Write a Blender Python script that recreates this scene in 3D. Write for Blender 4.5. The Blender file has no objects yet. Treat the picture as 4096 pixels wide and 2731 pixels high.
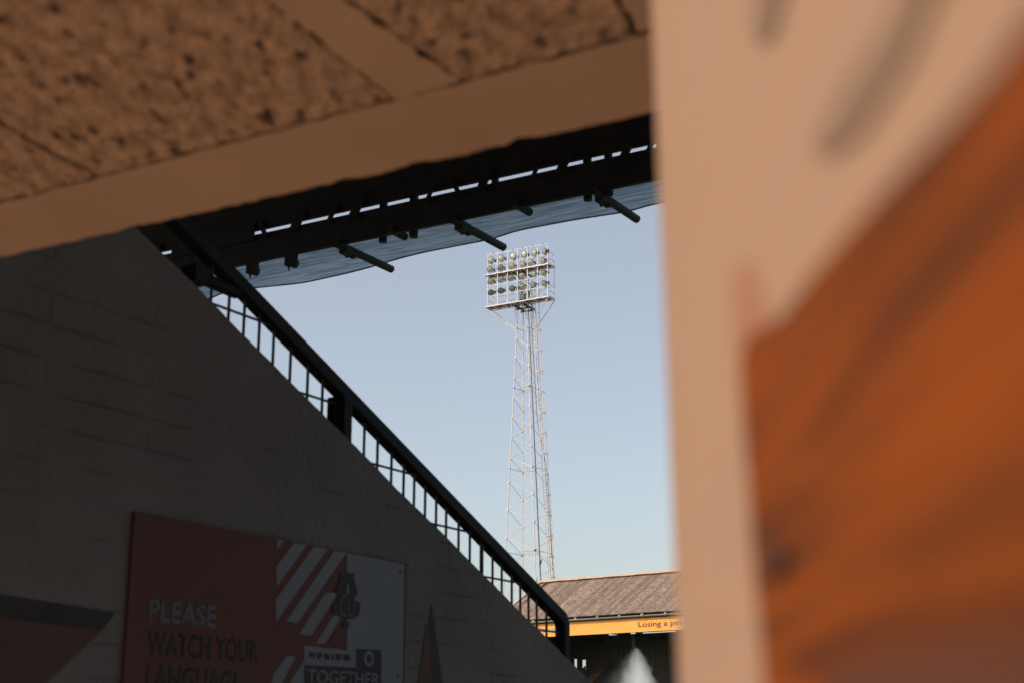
import bpy, bmesh, math, random
from mathutils import Vector, Matrix, noise as mnoise
R = math.radians
random.seed(7)
C = bpy.context.scene.collection

# ------------------------------------------------------------------ camera
F = 5950.0                      # focal length in pixels of a 4096 px wide frame
PITCH, HEAD = R(15.21), R(30.69)
CZ = 3.3
CAM = Vector((0, 0, CZ))
FH = Vector((-math.sin(HEAD), math.cos(HEAD), 0))          # horizontal heading
RT = Vector((math.cos(HEAD), math.sin(HEAD), 0))
FW = FH * math.cos(PITCH) + Vector((0, 0, 1)) * math.sin(PITCH)
UP = -FH * math.sin(PITCH) + Vector((0, 0, 1)) * math.cos(PITCH)
cd = bpy.data.cameras.new("Camera")
cam = bpy.data.objects.new("Camera", cd)
C.objects.link(cam)
cam.matrix_world = Matrix(((RT.x, UP.x, -FW.x, CAM.x), (RT.y, UP.y, -FW.y, CAM.y), (RT.z, UP.z, -FW.z, CAM.z), (0, 0, 0, 1)))
cd.sensor_width = 36.0
cd.lens = F / 4096 * 36.0
cd.clip_start = 0.01
cd.clip_end = 3000
cd.dof.use_dof = True
cd.dof.focus_distance = 105.0
cd.dof.aperture_fstop = 5.8
cd.dof.aperture_blades = 9
bpy.context.scene.camera = cam

# ------------------------------------------------------------------ sky and sun
SUN_AZ, SUN_EL = R(212.0), R(38.0)     # azimuth clockwise from +Y
w = bpy.data.worlds.new("World")
bpy.context.scene.world = w
w.use_nodes = True
nt = w.node_tree
for n in list(nt.nodes):
    nt.nodes.remove(n)
sky = nt.nodes.new('ShaderNodeTexSky')
sky.sky_type = 'NISHITA'
sky.sun_disc = False
sky.sun_elevation = SUN_EL
sky.sun_rotation = SUN_AZ
sky.air_density = 1.0
sky.dust_density = 2.6
sky.ozone_density = 1.6
bg = nt.nodes.new('ShaderNodeBackground')
bg.inputs[1].default_value = 0.15
wo = nt.nodes.new('ShaderNodeOutputWorld')
hz = nt.nodes.new('ShaderNodeMix')      # pale warm summer haze added to the clear sky
hz.data_type = 'RGBA'
hz.blend_type = 'ADD'
hz.inputs[0].default_value = 1.0
hz.inputs[7].default_value = (1.34, 1.02, 0.54, 1)
nt.links.new(sky.outputs[0], hz.inputs[6])
nt.links.new(hz.outputs[2], bg.inputs[0])
nt.links.new(bg.outputs[0], wo.inputs[0])
sd = Vector((math.sin(SUN_AZ) * math.cos(SUN_EL), math.cos(SUN_AZ) * math.cos(SUN_EL), math.sin(SUN_EL)))
sl = bpy.data.lights.new("Sun", 'SUN')
sl.energy = 3.1
sl.angle = R(0.5)
sl.color = (1.0, 0.93, 0.84)
so = bpy.data.objects.new("Sun", sl)
C.objects.link(so)
so.rotation_euler = (-sd).to_track_quat('-Z', 'Y').to_euler()
vs = bpy.context.scene.view_settings
vs.view_transform = 'Standard'
vs.look = 'None'
vs.exposure = 0.0
vs.gamma = 1.0
vs.use_curve_mapping = False
cy = bpy.context.scene.cycles
cy.max_bounces = 10
cy.diffuse_bounces = 6
cy.volume_bounces = 3
cy.transparent_max_bounces = 16

# ------------------------------------------------------------------ helpers
def ray(px, py):
    return FW + RT * ((px - 2048) / F) - UP * ((py - 1365.5) / F)

def hit(px, py, p0, n):
    d = ray(px, py)
    t = (Vector(p0) - CAM).dot(Vector(n)) / d.dot(Vector(n))
    return CAM + d * t

def onx(px, py, x): return hit(px, py, (x, 0, 0), (1, 0, 0))
def ony(px, py, y): return hit(px, py, (0, y, 0), (0, 1, 0))
def onz(px, py, z): return hit(px, py, (0, 0, z), (0, 0, 1))

def tag(o, label=None, cat=None, group=None, kind=None):
    if label: o['label'] = label
    if cat: o['category'] = cat
    if group: o['group'] = group
    if kind: o['kind'] = kind
    return o

def thing(name, loc, label, cat, group=None):
    o = bpy.data.objects.new(name, None)
    o.empty_display_size = 0.2
    C.objects.link(o)
    o.location = loc
    return tag(o, label, cat, group)

MATS = {}
def nodes_of(m):
    return m.node_tree.nodes, m.node_tree.links

def mat(name, col, col2=None, scale=5.0, rough=0.7, bump=0.0, bscale=None, metallic=0.0, detail=6, stretch=(1, 1, 1), lo=0.35, hi=0.65, spec=0.5):
    """two colours mixed by noise in object coordinates, with a noise bump"""
    m = bpy.data.materials.new(name)
    m.use_nodes = True
    N, L = nodes_of(m)
    b = N['Principled BSDF']
    b.inputs['Roughness'].default_value = rough
    b.inputs['Metallic'].default_value = metallic
    b.inputs['Specular IOR Level'].default_value = spec
    tc = N.new('ShaderNodeTexCoord')
    mp = N.new('ShaderNodeMapping')
    mp.inputs['Scale'].default_value = stretch
    L.new(tc.outputs['Object'], mp.inputs[0])
    nz = N.new('ShaderNodeTexNoise')
    nz.inputs['Scale'].default_value = scale
    nz.inputs['Detail'].default_value = detail
    L.new(mp.outputs[0], nz.inputs[0])
    cr = N.new('ShaderNodeValToRGB')
    cr.color_ramp.elements[0].position = lo
    cr.color_ramp.elements[1].position = hi
    cr.color_ramp.elements[0].color = (*col, 1)
    c2 = col2 or tuple(c * 0.8 for c in col)
    cr.color_ramp.elements[1].color = (*c2, 1)
    L.new(nz.outputs[0], cr.inputs[0])
    L.new(cr.outputs[0], b.inputs['Base Color'])
    if bump:
        n2 = N.new('ShaderNodeTexNoise')
        n2.inputs['Scale'].default_value = bscale or scale * 3
        n2.inputs['Detail'].default_value = 5
        L.new(mp.outputs[0], n2.inputs[0])
        bp = N.new('ShaderNodeBump')
        bp.inputs['Strength'].default_value = min(1, bump)
        bp.inputs['Distance'].default_value = 0.02
        L.new(n2.outputs[0], bp.inputs['Height'])
        L.new(bp.outputs[0], b.inputs['Normal'])
    MATS[name] = m
    return m

class MB:
    def __init__(self):
        self.v, self.f = [], []
    def add(self, vs_, fs):
        o = len(self.v)
        self.v += [tuple(p) for p in vs_]
        self.f += [tuple(i + o for i in q) for q in fs]
        return self
    def box(self, c, s, ax=None):
        c = Vector(c)
        X, Y, Z = ax if ax else (Vector((1, 0, 0)), Vector((0, 1, 0)), Vector((0, 0, 1)))
        P = [c + X * (a * s[0] / 2) + Y * (b * s[1] / 2) + Z * (d * s[2] / 2) for a in (-1, 1) for b in (-1, 1) for d in (-1, 1)]
        return self.add(P, [(0, 1, 3, 2), (4, 6, 7, 5), (0, 4, 5, 1), (2, 3, 7, 6), (0, 2, 6, 4), (1, 5, 7, 3)])
    def beam(self, a, b, wd, ht, up=(0, 0, 1)):
        """rectangular bar from a to b, wd wide, ht tall"""
        a, b = Vector(a), Vector(b)
        Y = (b - a).normalized()
        X = Y.cross(Vector(up)).normalized()
        Z = X.cross(Y)
        return self.box((a + b) / 2, (wd, (b - a).length, ht), (X, Y, Z))
    def tube(self, a, b, r, n=8, r2=None, caps=True):
        a, b = Vector(a), Vector(b)
        d = (b - a).normalized()
        t = Vector((0, 0, 1)) if abs(d.z) < 0.9 else Vector((1, 0, 0))
        X = d.cross(t).normalized()
        Y = d.cross(X)
        r2 = r if r2 is None else r2
        P = []
        for i in range(n):
            q = 2 * math.pi * i / n
            e = X * math.cos(q) + Y * math.sin(q)
            P += [a + e * r, b + e * r2]
        fs = [(2 * i, 2 * i + 1, 2 * ((i + 1) % n) + 1, 2 * ((i + 1) % n)) for i in range(n)]
        if caps:
            fs += [tuple(2 * i for i in range(n))[::-1], tuple(2 * i + 1 for i in range(n))]
        return self.add(P, fs)
    def path(self, pts, r, n=6):
        for p, q in zip(pts[:-1], pts[1:]):
            if (Vector(q) - Vector(p)).length > 1e-5:
                self.tube(p, q, r, n)
        return self
    def slab(self, pts, off):
        """polygon pts extruded by vector off"""
        n = len(pts)
        off = Vector(off)
        P = [Vector(p) for p in pts] + [Vector(p) + off for p in pts]
        return self.add(P, [tuple(range(n)), tuple(range(2 * n - 1, n - 1, -1))] + [(i, i + n, (i + 1) % n + n, (i + 1) % n) for i in range(n)])
    def lathe(self, c, ax, prof, n=20):
        """prof: (distance along ax, radius)"""
        c, ax = Vector(c), Vector(ax).normalized()
        t = Vector((0, 0, 1)) if abs(ax.z) < 0.9 else Vector((1, 0, 0))
        X = ax.cross(t).normalized()
        Y = ax.cross(X)
        P = []
        for (d, r) in prof:
            for i in range(n):
                q = 2 * math.pi * i / n
                P.append(c + ax * d + (X * math.cos(q) + Y * math.sin(q)) * r)
        fs = []
        for k in range(len(prof) - 1):
            for i in range(n):
                j = (i + 1) % n
                fs.append((k * n + i, k * n + j, (k + 1) * n + j, (k + 1) * n + i))
        fs += [tuple(range(n))[::-1], tuple((len(prof) - 1) * n + i for i in range(n))]
        return self.add(P, fs)
    def build(self, name, m, parent=None, smooth=False, bevel=0.0):
        o_loc = Vector((0, 0, 0))
        if parent:
            p = parent
            while p:
                o_loc += p.location
                p = p.parent
        me = bpy.data.meshes.new(name)
        me.from_pydata([tuple(Vector(v) - o_loc) for v in self.v], [], self.f)
        bm = bmesh.new()
        bm.from_mesh(me)
        bmesh.ops.recalc_face_normals(bm, faces=bm.faces)
        bm.to_mesh(me)
        bm.free()
        me.materials.append(m)
        o = bpy.data.objects.new(name, me)
        C.objects.link(o)
        if parent:
            o.parent = parent
        if smooth:
            for p in me.polygons:
                p.use_smooth = True
        if bevel:
            b = o.modifiers.new('b', 'BEVEL')
            b.width = bevel
            b.segments = 2
            b.limit_method = 'ANGLE'
        return o

def text_mesh(s, base, right, upv, width, height, name, m, parent, depth=0.004, weight=0.0, shear=0.0):
    """lettering fitted to width x height; base = lower left corner, lying on the plane (right, upv)"""
    cu = bpy.data.curves.new(name, 'FONT')
    cu.body = s
    cu.offset = weight
    cu.resolution_u = 4
    to = bpy.data.objects.new(name, cu)
    C.objects.link(to)
    bpy.context.view_layer.update()
    dg = bpy.context.evaluated_depsgraph_get()
    me = bpy.data.meshes.new_from_object(to.evaluated_get(dg))
    bpy.data.objects.remove(to)
    xs = [v.co.x for v in me.vertices]
    cap = 0.70
    x0, x1 = min(xs), max(xs)
    right, upv = Vector(right).normalized(), Vector(upv).normalized()
    nrm = right.cross(upv).normalized()
    loc = Vector((0, 0, 0))
    p = parent
    while p:
        loc += p.location
        p = p.parent
    for v in me.vertices:
        u = (v.co.x - x0) / (x1 - x0) * width + shear * v.co.y
        t = v.co.y / cap * height
        v.co = Vector(base) + right * u + upv * t - loc
    bm = bmesh.new()
    bm.from_mesh(me)
    ret = bmesh.ops.extrude_face_region(bm, geom=bm.faces[:])
    bmesh.ops.translate(bm, verts=[g for g in ret['geom'] if isinstance(g, bmesh.types.BMVert)], vec=nrm * depth)
    bmesh.ops.recalc_face_normals(bm, faces=bm.faces)
    bm.to_mesh(me)
    bm.free()
    me.materials.clear()
    me.materials.append(m)
    o = bpy.data.objects.new(name, me)
    C.objects.link(o)
    o.parent = parent
    return o

# ------------------------------------------------------------------ materials
mat('paving', (0.34, 0.20, 0.13), (0.28, 0.16, 0.10), 3, 0.9, 0.3, 40)
mat('grass', (0.05, 0.10, 0.025), (0.07, 0.13, 0.03), 8, 0.9, 0.4, 60)
mat('earth', (0.10, 0.10, 0.09), (0.14, 0.13, 0.11), 1, 0.95)
mat('steps', (0.10, 0.095, 0.09), (0.14, 0.13, 0.12), 3, 0.9, 0.2, 40)
mat('slab_dark', (0.02, 0.016, 0.014), (0.04, 0.03, 0.022), 6, 0.95)
mat('band', (0.58, 0.435, 0.30), (0.51, 0.375, 0.255), 4, 0.85, 0.15, 60)
mat('black_metal', (0.044, 0.047, 0.052), (0.058, 0.060, 0.064), 9, 0.75, 0.1, 60, spec=0.25)
mat('rail_paint', (0.011, 0.013, 0.016), (0.017, 0.019, 0.023), 12, 0.7, 0.1, 80, spec=0.15)
mat('mesh_wire', (0.02, 0.025, 0.04), (0.03, 0.03, 0.04), 20, 0.6)
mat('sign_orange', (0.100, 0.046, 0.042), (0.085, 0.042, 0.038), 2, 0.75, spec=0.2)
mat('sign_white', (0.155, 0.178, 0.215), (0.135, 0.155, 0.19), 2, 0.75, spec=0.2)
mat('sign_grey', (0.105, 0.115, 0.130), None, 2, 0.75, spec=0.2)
mat('sign_black', (0.038, 0.042, 0.045), None, 2, 0.75, spec=0.2)
mat('sign_amber', (0.12, 0.085, 0.05), None, 2, 0.75, spec=0.2)
mat('mural_black', (0.018, 0.020, 0.021), (0.030, 0.031, 0.032), 8, 0.85, 0.2, 60)
mat('mural_orange', (0.078, 0.041, 0.034), (0.068, 0.037, 0.031), 5, 0.85, 0.2, 60)
mat('mast_paint', (0.74, 0.67, 0.62), (0.60, 0.52, 0.47), 3, 0.5, 0.05, 30)
mat('mast_grate', (0.22, 0.18, 0.19), (0.16, 0.14, 0.15), 4, 0.7)
mat('mast_dark', (0.05, 0.05, 0.055), (0.08, 0.075, 0.07), 5, 0.6)
mat('mast_brown', (0.20, 0.14, 0.11), None, 5, 0.7)
mat('lamp_shell', (0.50, 0.42, 0.38), (0.38, 0.30, 0.26), 9, 0.4, metallic=0.5)
mat('fascia', (0.86, 0.38, 0.09), (0.80, 0.345, 0.075), 1.5, 0.6, spec=0.2)
mat('gutter', (0.36, 0.32, 0.28), (0.24, 0.22, 0.19), 4, 0.7, 0.1, 40)
mat('stand_wall', (0.056, 0.048, 0.056), (0.070, 0.060, 0.068), 2, 0.9, stretch=(1, 1, 0.2))
mat('stand_dark', (0.045, 0.043, 0.041), (0.06, 0.057, 0.053), 2, 0.9)
mat('stand_wall_pale', (0.085, 0.075, 0.068), (0.065, 0.058, 0.054), 2, 0.9)
mat('post_brown', (0.05, 0.035, 0.028), None, 5, 0.8)
mat('seat', (0.02, 0.022, 0.035), (0.03, 0.03, 0.04), 5, 0.6)
mat('stair_orange', (0.13, 0.05, 0.02), (0.07, 0.035, 0.02), 8, 0.8)
mat('ink', (0.03, 0.015, 0.02), None, 3, 0.7)
mat('purple', (0.20, 0.09, 0.50), None, 3, 0.7)
mat('cyan', (0.10, 0.50, 0.52), None, 3, 0.7)
mat('ridge', (0.50, 0.38, 0.29), (0.52, 0.27, 0.13), 4, 0.95, 0.4, 30, lo=0.45, hi=0.7)
mat('hem', (0.10, 0.07, 0.08), (0.06, 0.05, 0.06), 8, 0.6)
mat('pigeon', (0.16, 0.10, 0.09), (0.08, 0.07, 0.08), 20, 0.8)

def mat_aggregate():
    m = mat('aggregate', (0.72, 0.52, 0.34), (0.40, 0.28, 0.19), 54, 0.95, 1.0, 90, lo=0.36, hi=0.64)
    N, L = nodes_of(m)
    b = N['Principled BSDF']
    src = b.inputs['Base Color'].links[0].from_socket
    tc = N['Texture Coordinate']
    nz = N.new('ShaderNodeTexNoise')
    nz.inputs['Scale'].default_value = 46
    nz.inputs['Detail'].default_value = 2
    L.new(tc.outputs['Object'], nz.inputs[0])
    cr = N.new('ShaderNodeValToRGB')
    cr.color_ramp.elements[0].position = 0.57
    cr.color_ramp.elements[1].position = 0.70
    L.new(nz.outputs[0], cr.inputs[0])
    # the pebbles were dragged a little along the passage when the panel was cast
    cxy = N.new('ShaderNodeCombineXYZ')
    for i, v in enumerate((RT, FH * 0.42)):
        d_ = N.new('ShaderNodeVectorMath')
        d_.operation = 'DOT_PRODUCT'
        d_.inputs[1].default_value = v
        L.new(tc.outputs['Object'], d_.inputs[0])
        L.new(d_.outputs['Value'], cxy.inputs[i])
    L.new(cxy.outputs[0], nz.inputs[0])
    L.new(cxy.outputs[0], N['Mapping'].inputs[0])
    mx = N.new('ShaderNodeMix')
    mx.data_type = 'RGBA'
    L.new(cr.outputs[0], mx.inputs[0])
    L.new(src, mx.inputs[6])
    mx.inputs[7].default_value = (0.10, 0.06, 0.045, 1)
    L.new(mx.outputs[2], b.inputs['Base Color'])
    return m
mat_aggregate()

def mat_masonry():
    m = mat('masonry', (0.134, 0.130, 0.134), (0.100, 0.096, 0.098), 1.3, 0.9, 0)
    N, L = nodes_of(m)
    b = N['Principled BSDF']
    tc = N['Texture Coordinate']
    sx = N.new('ShaderNodeSeparateXYZ')
    cx = N.new('ShaderNodeCombineXYZ')
    L.new(tc.outputs['Object'], sx.inputs[0])
    L.new(sx.outputs[1], cx.inputs[0])
    L.new(sx.outputs[2], cx.inputs[1])
    nw = N.new('ShaderNodeTexNoise')
    nw.inputs['Scale'].default_value = 6
    L.new(tc.outputs['Object'], nw.inputs[0])
    ad = N.new('ShaderNodeMix')
    ad.data_type = 'VECTOR'
    ad.inputs[0].default_value = 0.012
    L.new(cx.outputs[0], ad.inputs[4])
    L.new(nw.outputs[1], ad.inputs[5])
    br = N.new('ShaderNodeTexBrick')
    br.inputs['Scale'].default_value = 1.0
    br.inputs['Brick Width'].default_value = 0.9
    br.inputs['Row Height'].default_value = 0.105
    br.inputs['Mortar Size'].default_value = 0.006
    br.inputs['Mortar Smooth'].default_value = 0.5
    L.new(ad.outputs[1], br.inputs[0])
    n2 = N.new('ShaderNodeTexNoise')
    n2.inputs['Scale'].default_value = 30
    n2.inputs['Detail'].default_value = 8
    L.new(tc.outputs['Object'], n2.inputs[0])
    n3 = N.new('ShaderNodeTexNoise')      # joints show only in patches
    n3.inputs['Scale'].default_value = 2.6
    n3.inputs['Detail'].default_value = 3
    L.new(tc.outputs['Object'], n3.inputs[0])
    c3 = N.new('ShaderNodeValToRGB')
    c3.color_ramp.elements[0].position = 0.46
    c3.color_ramp.elements[1].position = 0.78
    L.new(n3.outputs[0], c3.inputs[0])
    mu = N.new('ShaderNodeMath')
    mu.operation = 'MULTIPLY'
    L.new(br.outputs['Fac'], mu.inputs[0])
    L.new(c3.outputs[0], mu.inputs[1])
    ma = N.new('ShaderNodeMath')
    ma.operation = 'MULTIPLY_ADD'
    L.new(mu.outputs[0], ma.inputs[0])
    ma.inputs[1].default_value = -1.0
    L.new(n2.outputs[0], ma.inputs[2])
    bp = N.new('ShaderNodeBump')
    bp.inputs['Strength'].default_value = 0.65
    bp.inputs['Distance'].default_value = 0.02
    L.new(ma.outputs[0], bp.inputs['Height'])
    L.new(bp.outputs[0], b.inputs['Normal'])
    mx = N.new('ShaderNodeMix')
    mx.data_type = 'RGBA'
    L.new(mu.outputs[0], mx.inputs[0])
    L.new(b.inputs['Base Color'].links[0].from_socket, mx.inputs[6])
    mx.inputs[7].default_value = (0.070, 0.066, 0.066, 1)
    L.new(mx.outputs[2], b.inputs['Base Color'])
mat_masonry()

def mat_roof():
    m = mat('roof_sheet', (0.58, 0.425, 0.315), (0.38, 0.27, 0.20), 5.0, 0.95, 0.5, 14, detail=8)
    N, L = nodes_of(m)
    b = N['Principled BSDF']
    tc = N['Texture Coordinate']
    cur = b.inputs['Base Color'].links[0].from_socket
    for sc, lo, hi, col in ((9, 0.58, 0.68, (0.12, 0.095, 0.075)), (13, 0.63, 0.72, (0.58, 0.50, 0.45)), (4, 0.70, 0.78, (0.50, 0.24, 0.10))):
        nz = N.new('ShaderNodeTexNoise')
        nz.inputs['Scale'].default_value = sc
        nz.inputs['Detail'].default_value = 4
        mp = N.new('ShaderNodeMapping')
        mp.inputs['Location'].default_value = (sc * 3.1, sc, 0)
        L.new(tc.outputs['Object'], mp.inputs[0])
        L.new(mp.outputs[0], nz.inputs[0])
        cr = N.new('ShaderNodeValToRGB')
        cr.color_ramp.elements[0].position = lo
        cr.color_ramp.elements[1].position = hi
        L.new(nz.outputs[0], cr.inputs[0])
        mx = N.new('ShaderNodeMix')
        mx.data_type = 'RGBA'
        L.new(cr.outputs[0], mx.inputs[0])
        L.new(cur, mx.inputs[6])
        mx.inputs[7].default_value = (*col, 1)
        cur = mx.outputs[2]
    # rib shade painted into the colour of the corrugation troughs, along with dirt
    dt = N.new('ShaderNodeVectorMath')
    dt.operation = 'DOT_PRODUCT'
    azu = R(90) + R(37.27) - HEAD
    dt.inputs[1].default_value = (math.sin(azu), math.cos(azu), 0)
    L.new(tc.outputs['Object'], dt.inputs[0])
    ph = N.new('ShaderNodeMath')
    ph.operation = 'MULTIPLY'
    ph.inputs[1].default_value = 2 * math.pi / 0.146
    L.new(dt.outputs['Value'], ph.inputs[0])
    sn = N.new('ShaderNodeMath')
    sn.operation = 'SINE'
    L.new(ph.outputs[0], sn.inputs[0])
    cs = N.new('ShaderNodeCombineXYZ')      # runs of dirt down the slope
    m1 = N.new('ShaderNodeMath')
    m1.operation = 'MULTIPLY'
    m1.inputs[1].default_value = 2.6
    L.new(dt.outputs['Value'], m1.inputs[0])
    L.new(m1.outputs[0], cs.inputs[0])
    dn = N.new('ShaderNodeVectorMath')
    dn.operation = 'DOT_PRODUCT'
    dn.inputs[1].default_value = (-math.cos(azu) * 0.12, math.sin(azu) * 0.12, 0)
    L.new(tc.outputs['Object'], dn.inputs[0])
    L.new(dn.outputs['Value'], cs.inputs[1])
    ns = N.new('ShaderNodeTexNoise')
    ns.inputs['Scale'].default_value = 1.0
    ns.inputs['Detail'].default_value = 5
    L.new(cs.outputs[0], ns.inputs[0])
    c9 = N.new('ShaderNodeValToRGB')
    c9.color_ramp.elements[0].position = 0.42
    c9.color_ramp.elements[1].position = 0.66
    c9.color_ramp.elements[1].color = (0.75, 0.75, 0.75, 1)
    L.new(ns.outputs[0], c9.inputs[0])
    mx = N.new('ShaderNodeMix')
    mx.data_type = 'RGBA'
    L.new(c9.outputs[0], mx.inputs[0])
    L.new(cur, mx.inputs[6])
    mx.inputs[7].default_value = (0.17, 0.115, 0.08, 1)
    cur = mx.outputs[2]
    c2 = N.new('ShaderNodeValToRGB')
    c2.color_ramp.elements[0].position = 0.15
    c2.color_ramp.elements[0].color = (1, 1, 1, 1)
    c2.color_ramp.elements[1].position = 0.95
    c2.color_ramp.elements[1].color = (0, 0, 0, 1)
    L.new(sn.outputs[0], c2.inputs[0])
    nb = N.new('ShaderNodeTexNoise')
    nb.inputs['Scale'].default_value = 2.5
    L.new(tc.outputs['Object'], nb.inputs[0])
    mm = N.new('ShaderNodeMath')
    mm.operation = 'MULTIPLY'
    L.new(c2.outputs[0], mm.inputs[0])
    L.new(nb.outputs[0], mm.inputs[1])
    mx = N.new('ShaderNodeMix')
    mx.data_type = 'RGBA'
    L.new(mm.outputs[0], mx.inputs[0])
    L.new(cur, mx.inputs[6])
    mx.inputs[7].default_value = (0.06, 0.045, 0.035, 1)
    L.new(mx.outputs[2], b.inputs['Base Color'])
mat_roof()

def mat_plastic():
    m = bpy.data.materials.new('cloudy_plastic')
    m.use_nodes = True
    N, L = nodes_of(m)
    N.remove(N['Principled BSDF'])
    out = N['Material Output']
    tc = N.new('ShaderNodeTexCoord')
    mp = N.new('ShaderNodeMapping')
    mp.inputs['Scale'].default_value = (1.1, 22, 1)
    L.new(tc.outputs['Object'], mp.inputs[0])
    nz = N.new('ShaderNodeTexNoise')
    nz.inputs['Scale'].default_value = 2.2
    nz.inputs['Detail'].default_value = 6
    nz.inputs['Distortion'].default_value = 1.2
    L.new(mp.outputs[0], nz.inputs[0])
    cr = N.new('ShaderNodeValToRGB')
    cr.color_ramp.elements[0].position = 0.36
    cr.color_ramp.elements[1].position = 0.62
    cr.color_ramp.elements[0].color = (0.26, 0.37, 0.45, 1)
    cr.color_ramp.elements[1].color = (0.74, 0.88, 0.96, 1)
    L.new(nz.outputs[0], cr.inputs[0])
    tl = N.new('ShaderNodeBsdfTranslucent')
    df = N.new('ShaderNodeBsdfDiffuse')
    mx = N.new('ShaderNodeMixShader')
    mx.inputs[0].default_value = 0.22
    L.new(cr.outputs[0], tl.inputs[0])
    L.new(cr.outputs[0], df.inputs[0])
    L.new(tl.outputs[0], mx.inputs[1])
    L.new(df.outputs[0], mx.inputs[2])
    L.new(mx.outputs[0], out.inputs[0])
    MATS['plastic'] = m
mat_plastic()

def mat_lens():
    m = mat('lens', (0.52, 0.48, 0.36), (0.20, 0.17, 0.10), 3.8, 0.4, 0.3, 6, detail=2, spec=0.5)
    m.node_tree.nodes['Principled BSDF'].inputs['Metallic'].default_value = 0.2
mat_lens()

def mat_mural(name, stops, rough=0.8, scale=3.0):
    """brushed wall paint: streaks along one slanted direction, several tones"""
    m = bpy.data.materials.new(name)
    m.use_nodes = True
    N, L = nodes_of(m)
    b = N['Principled BSDF']
    b.inputs['Roughness'].default_value = rough
    b.inputs['Specular IOR Level'].default_value = 0.15
    tc = N.new('ShaderNodeTexCoord')
    def dot(v):
        d_ = N.new('ShaderNodeVectorMath')
        d_.operation = 'DOT_PRODUCT'
        d_.inputs[1].default_value = v
        L.new(tc.outputs['Object'], d_.inputs[0])
        return d_.outputs['Value']
    k = math.tan(R(-1.0))
    cx = N.new('ShaderNodeCombineXYZ')
    L.new(dot((FH.x * 1.6, FH.y * 1.6, 0)), cx.inputs[0])
    L.new(dot((-FH.x * k * 26, -FH.y * k * 26, 26)), cx.inputs[1])
    nz = N.new('ShaderNodeTexNoise')
    nz.inputs['Scale'].default_value = scale
    nz.inputs['Detail'].default_value = 4
    L.new(cx.outputs[0], nz.inputs[0])
    cr = N.new('ShaderNodeValToRGB')
    e = cr.color_ramp.elements
    e[0].position, e[0].color = stops[0][0], (*stops[0][1], 1)
    e[1].position, e[1].color = stops[-1][0], (*stops[-1][1], 1)
    for p, c in stops[1:-1]:
        q = e.new(p)
        q.color = (*c, 1)
    L.new(nz.outputs[0], cr.inputs[0])
    L.new(cr.outputs[0], b.inputs['Base Color'])
    MATS[name] = m
mat_mural('cream_paint', [(0.3, (0.325, 0.192, 0.108)), (0.5, (0.345, 0.207, 0.128)), (0.7, (0.325, 0.198, 0.138))])
mat_mural('orange_paint', [(0.36, (0.082, 0.022, 0.006)), (0.50, (0.165, 0.036, 0.003)), (0.62, (0.215, 0.045, 0.004))], scale=3.6)
mat_mural('red_paint', [(0.3, (0.175, 0.034, 0.009)), (0.7, (0.205, 0.040, 0.009))])
mat_mural('peach_paint', [(0.3, (0.30, 0.135, 0.075)), (0.7, (0.33, 0.16, 0.095))])
mat_mural('brown_paint', [(0.3, (0.075, 0.030, 0.018)), (0.7, (0.095, 0.032, 0.015))])
mat_mural('khaki_paint', [(0.3, (0.20, 0.125, 0.078)), (0.7, (0.24, 0.148, 0.094))])
M = MATS

# ------------------------------------------------------------------ ground
g = MB().add([(-1200, -300, 0), (1200, -300, 0), (1200, 2000, 0), (-1200, 2000, 0)], [(0, 1, 2, 3)]).build('ground', M['earth'])
tag(g, kind='structure')
g = MB().add([(-140, 13, 0.01), (60, 13, 0.01), (60, 78, 0.01), (-140, 78, 0.01)], [(0, 1, 2, 3)]).build('lawn', M['grass'])
tag(g, 'mown grass football pitch between the two stands', 'pitch', kind='structure')
g = MB().box((0, -3, 0.85), (40, 22, 1.7)).build('pavement', M['paving'])  # unseen ground, warm colour put in to bounce sunlight onto the canopy
tag(g, kind='structure')
sb = MB()
for i in range(5):
    sb.box((0, 8.3 + 0.35 + i * 0.7, (1.36 - i * 0.34) / 2), (40, 0.7, 1.36 - i * 0.34))
tag(sb.build('terrace_steps', M['steps']), kind='structure')

# ------------------------------------------------------------------ concrete canopy over the passage mouth
ZC = CZ + 0.72
def czp(px, py): return onz(px, py, ZC)
eL, eR = czp(0, 1030), czp(2560, 460)
aL, aR = czp(0, 820), czp(2560, 150)
def lerp_line(p, q, x):
    t = (x - p.x) / (q.x - p.x)
    return p.y + (q.y - p.y) * t
yB = lambda x: lerp_line(eL, eR, x)
yA = lambda x: lerp_line(aL, aR, x)
BACK = 0.5
XL, XR = eL.x - 1.6, eR.x + 2.2
can = thing('concrete_canopy', ((XL + XR) / 2, 1.5, ZC), 'tan concrete canopy with pebble textured panels above the passage mouth', 'canopy')
def rag(p, q, step=0.02, amp=0.003, seed=0.0):
    """ragged line between two points of the soffit"""
    p, q = Vector(p), Vector(q)
    n = max(2, int((q - p).length / step))
    nn = Vector((-(q - p).y, (q - p).x, 0)).normalized()
    return [p.lerp(q, i / n) + nn * (amp * (mnoise.noise(Vector((i * 0.31 + seed, seed, 0))) * 1.6 + mnoise.noise(Vector((i * 1.3, seed, 3))))) for i in range(n)]
front = rag((XL, yB(XL), ZC), (XR, yB(XR), ZC), 0.008, 0.0032, 1.3)
notch = [czp(1690, 660).x, czp(2090, 560).x, czp(1380, 735).x, czp(560, 915).x]
for p in front:
    for k, nx in enumerate(notch):
        d = abs(p.x - nx) / 0.022
        if d < 1.6:
            p.y -= (0.009, 0.010, 0.006, 0.004)[k] * math.exp(-d * d * 2)
edge = front + [Vector((XR, yB(XR), ZC))] + [Vector((XR, yA(XR), ZC))] + rag((XR, yA(XR), ZC), (XL, yA(XL), ZC), 0.010, 0.003, 5.0)
MB().slab(edge, (0, 0, 0.16)).build('edge_band', M['band'], can)
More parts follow.
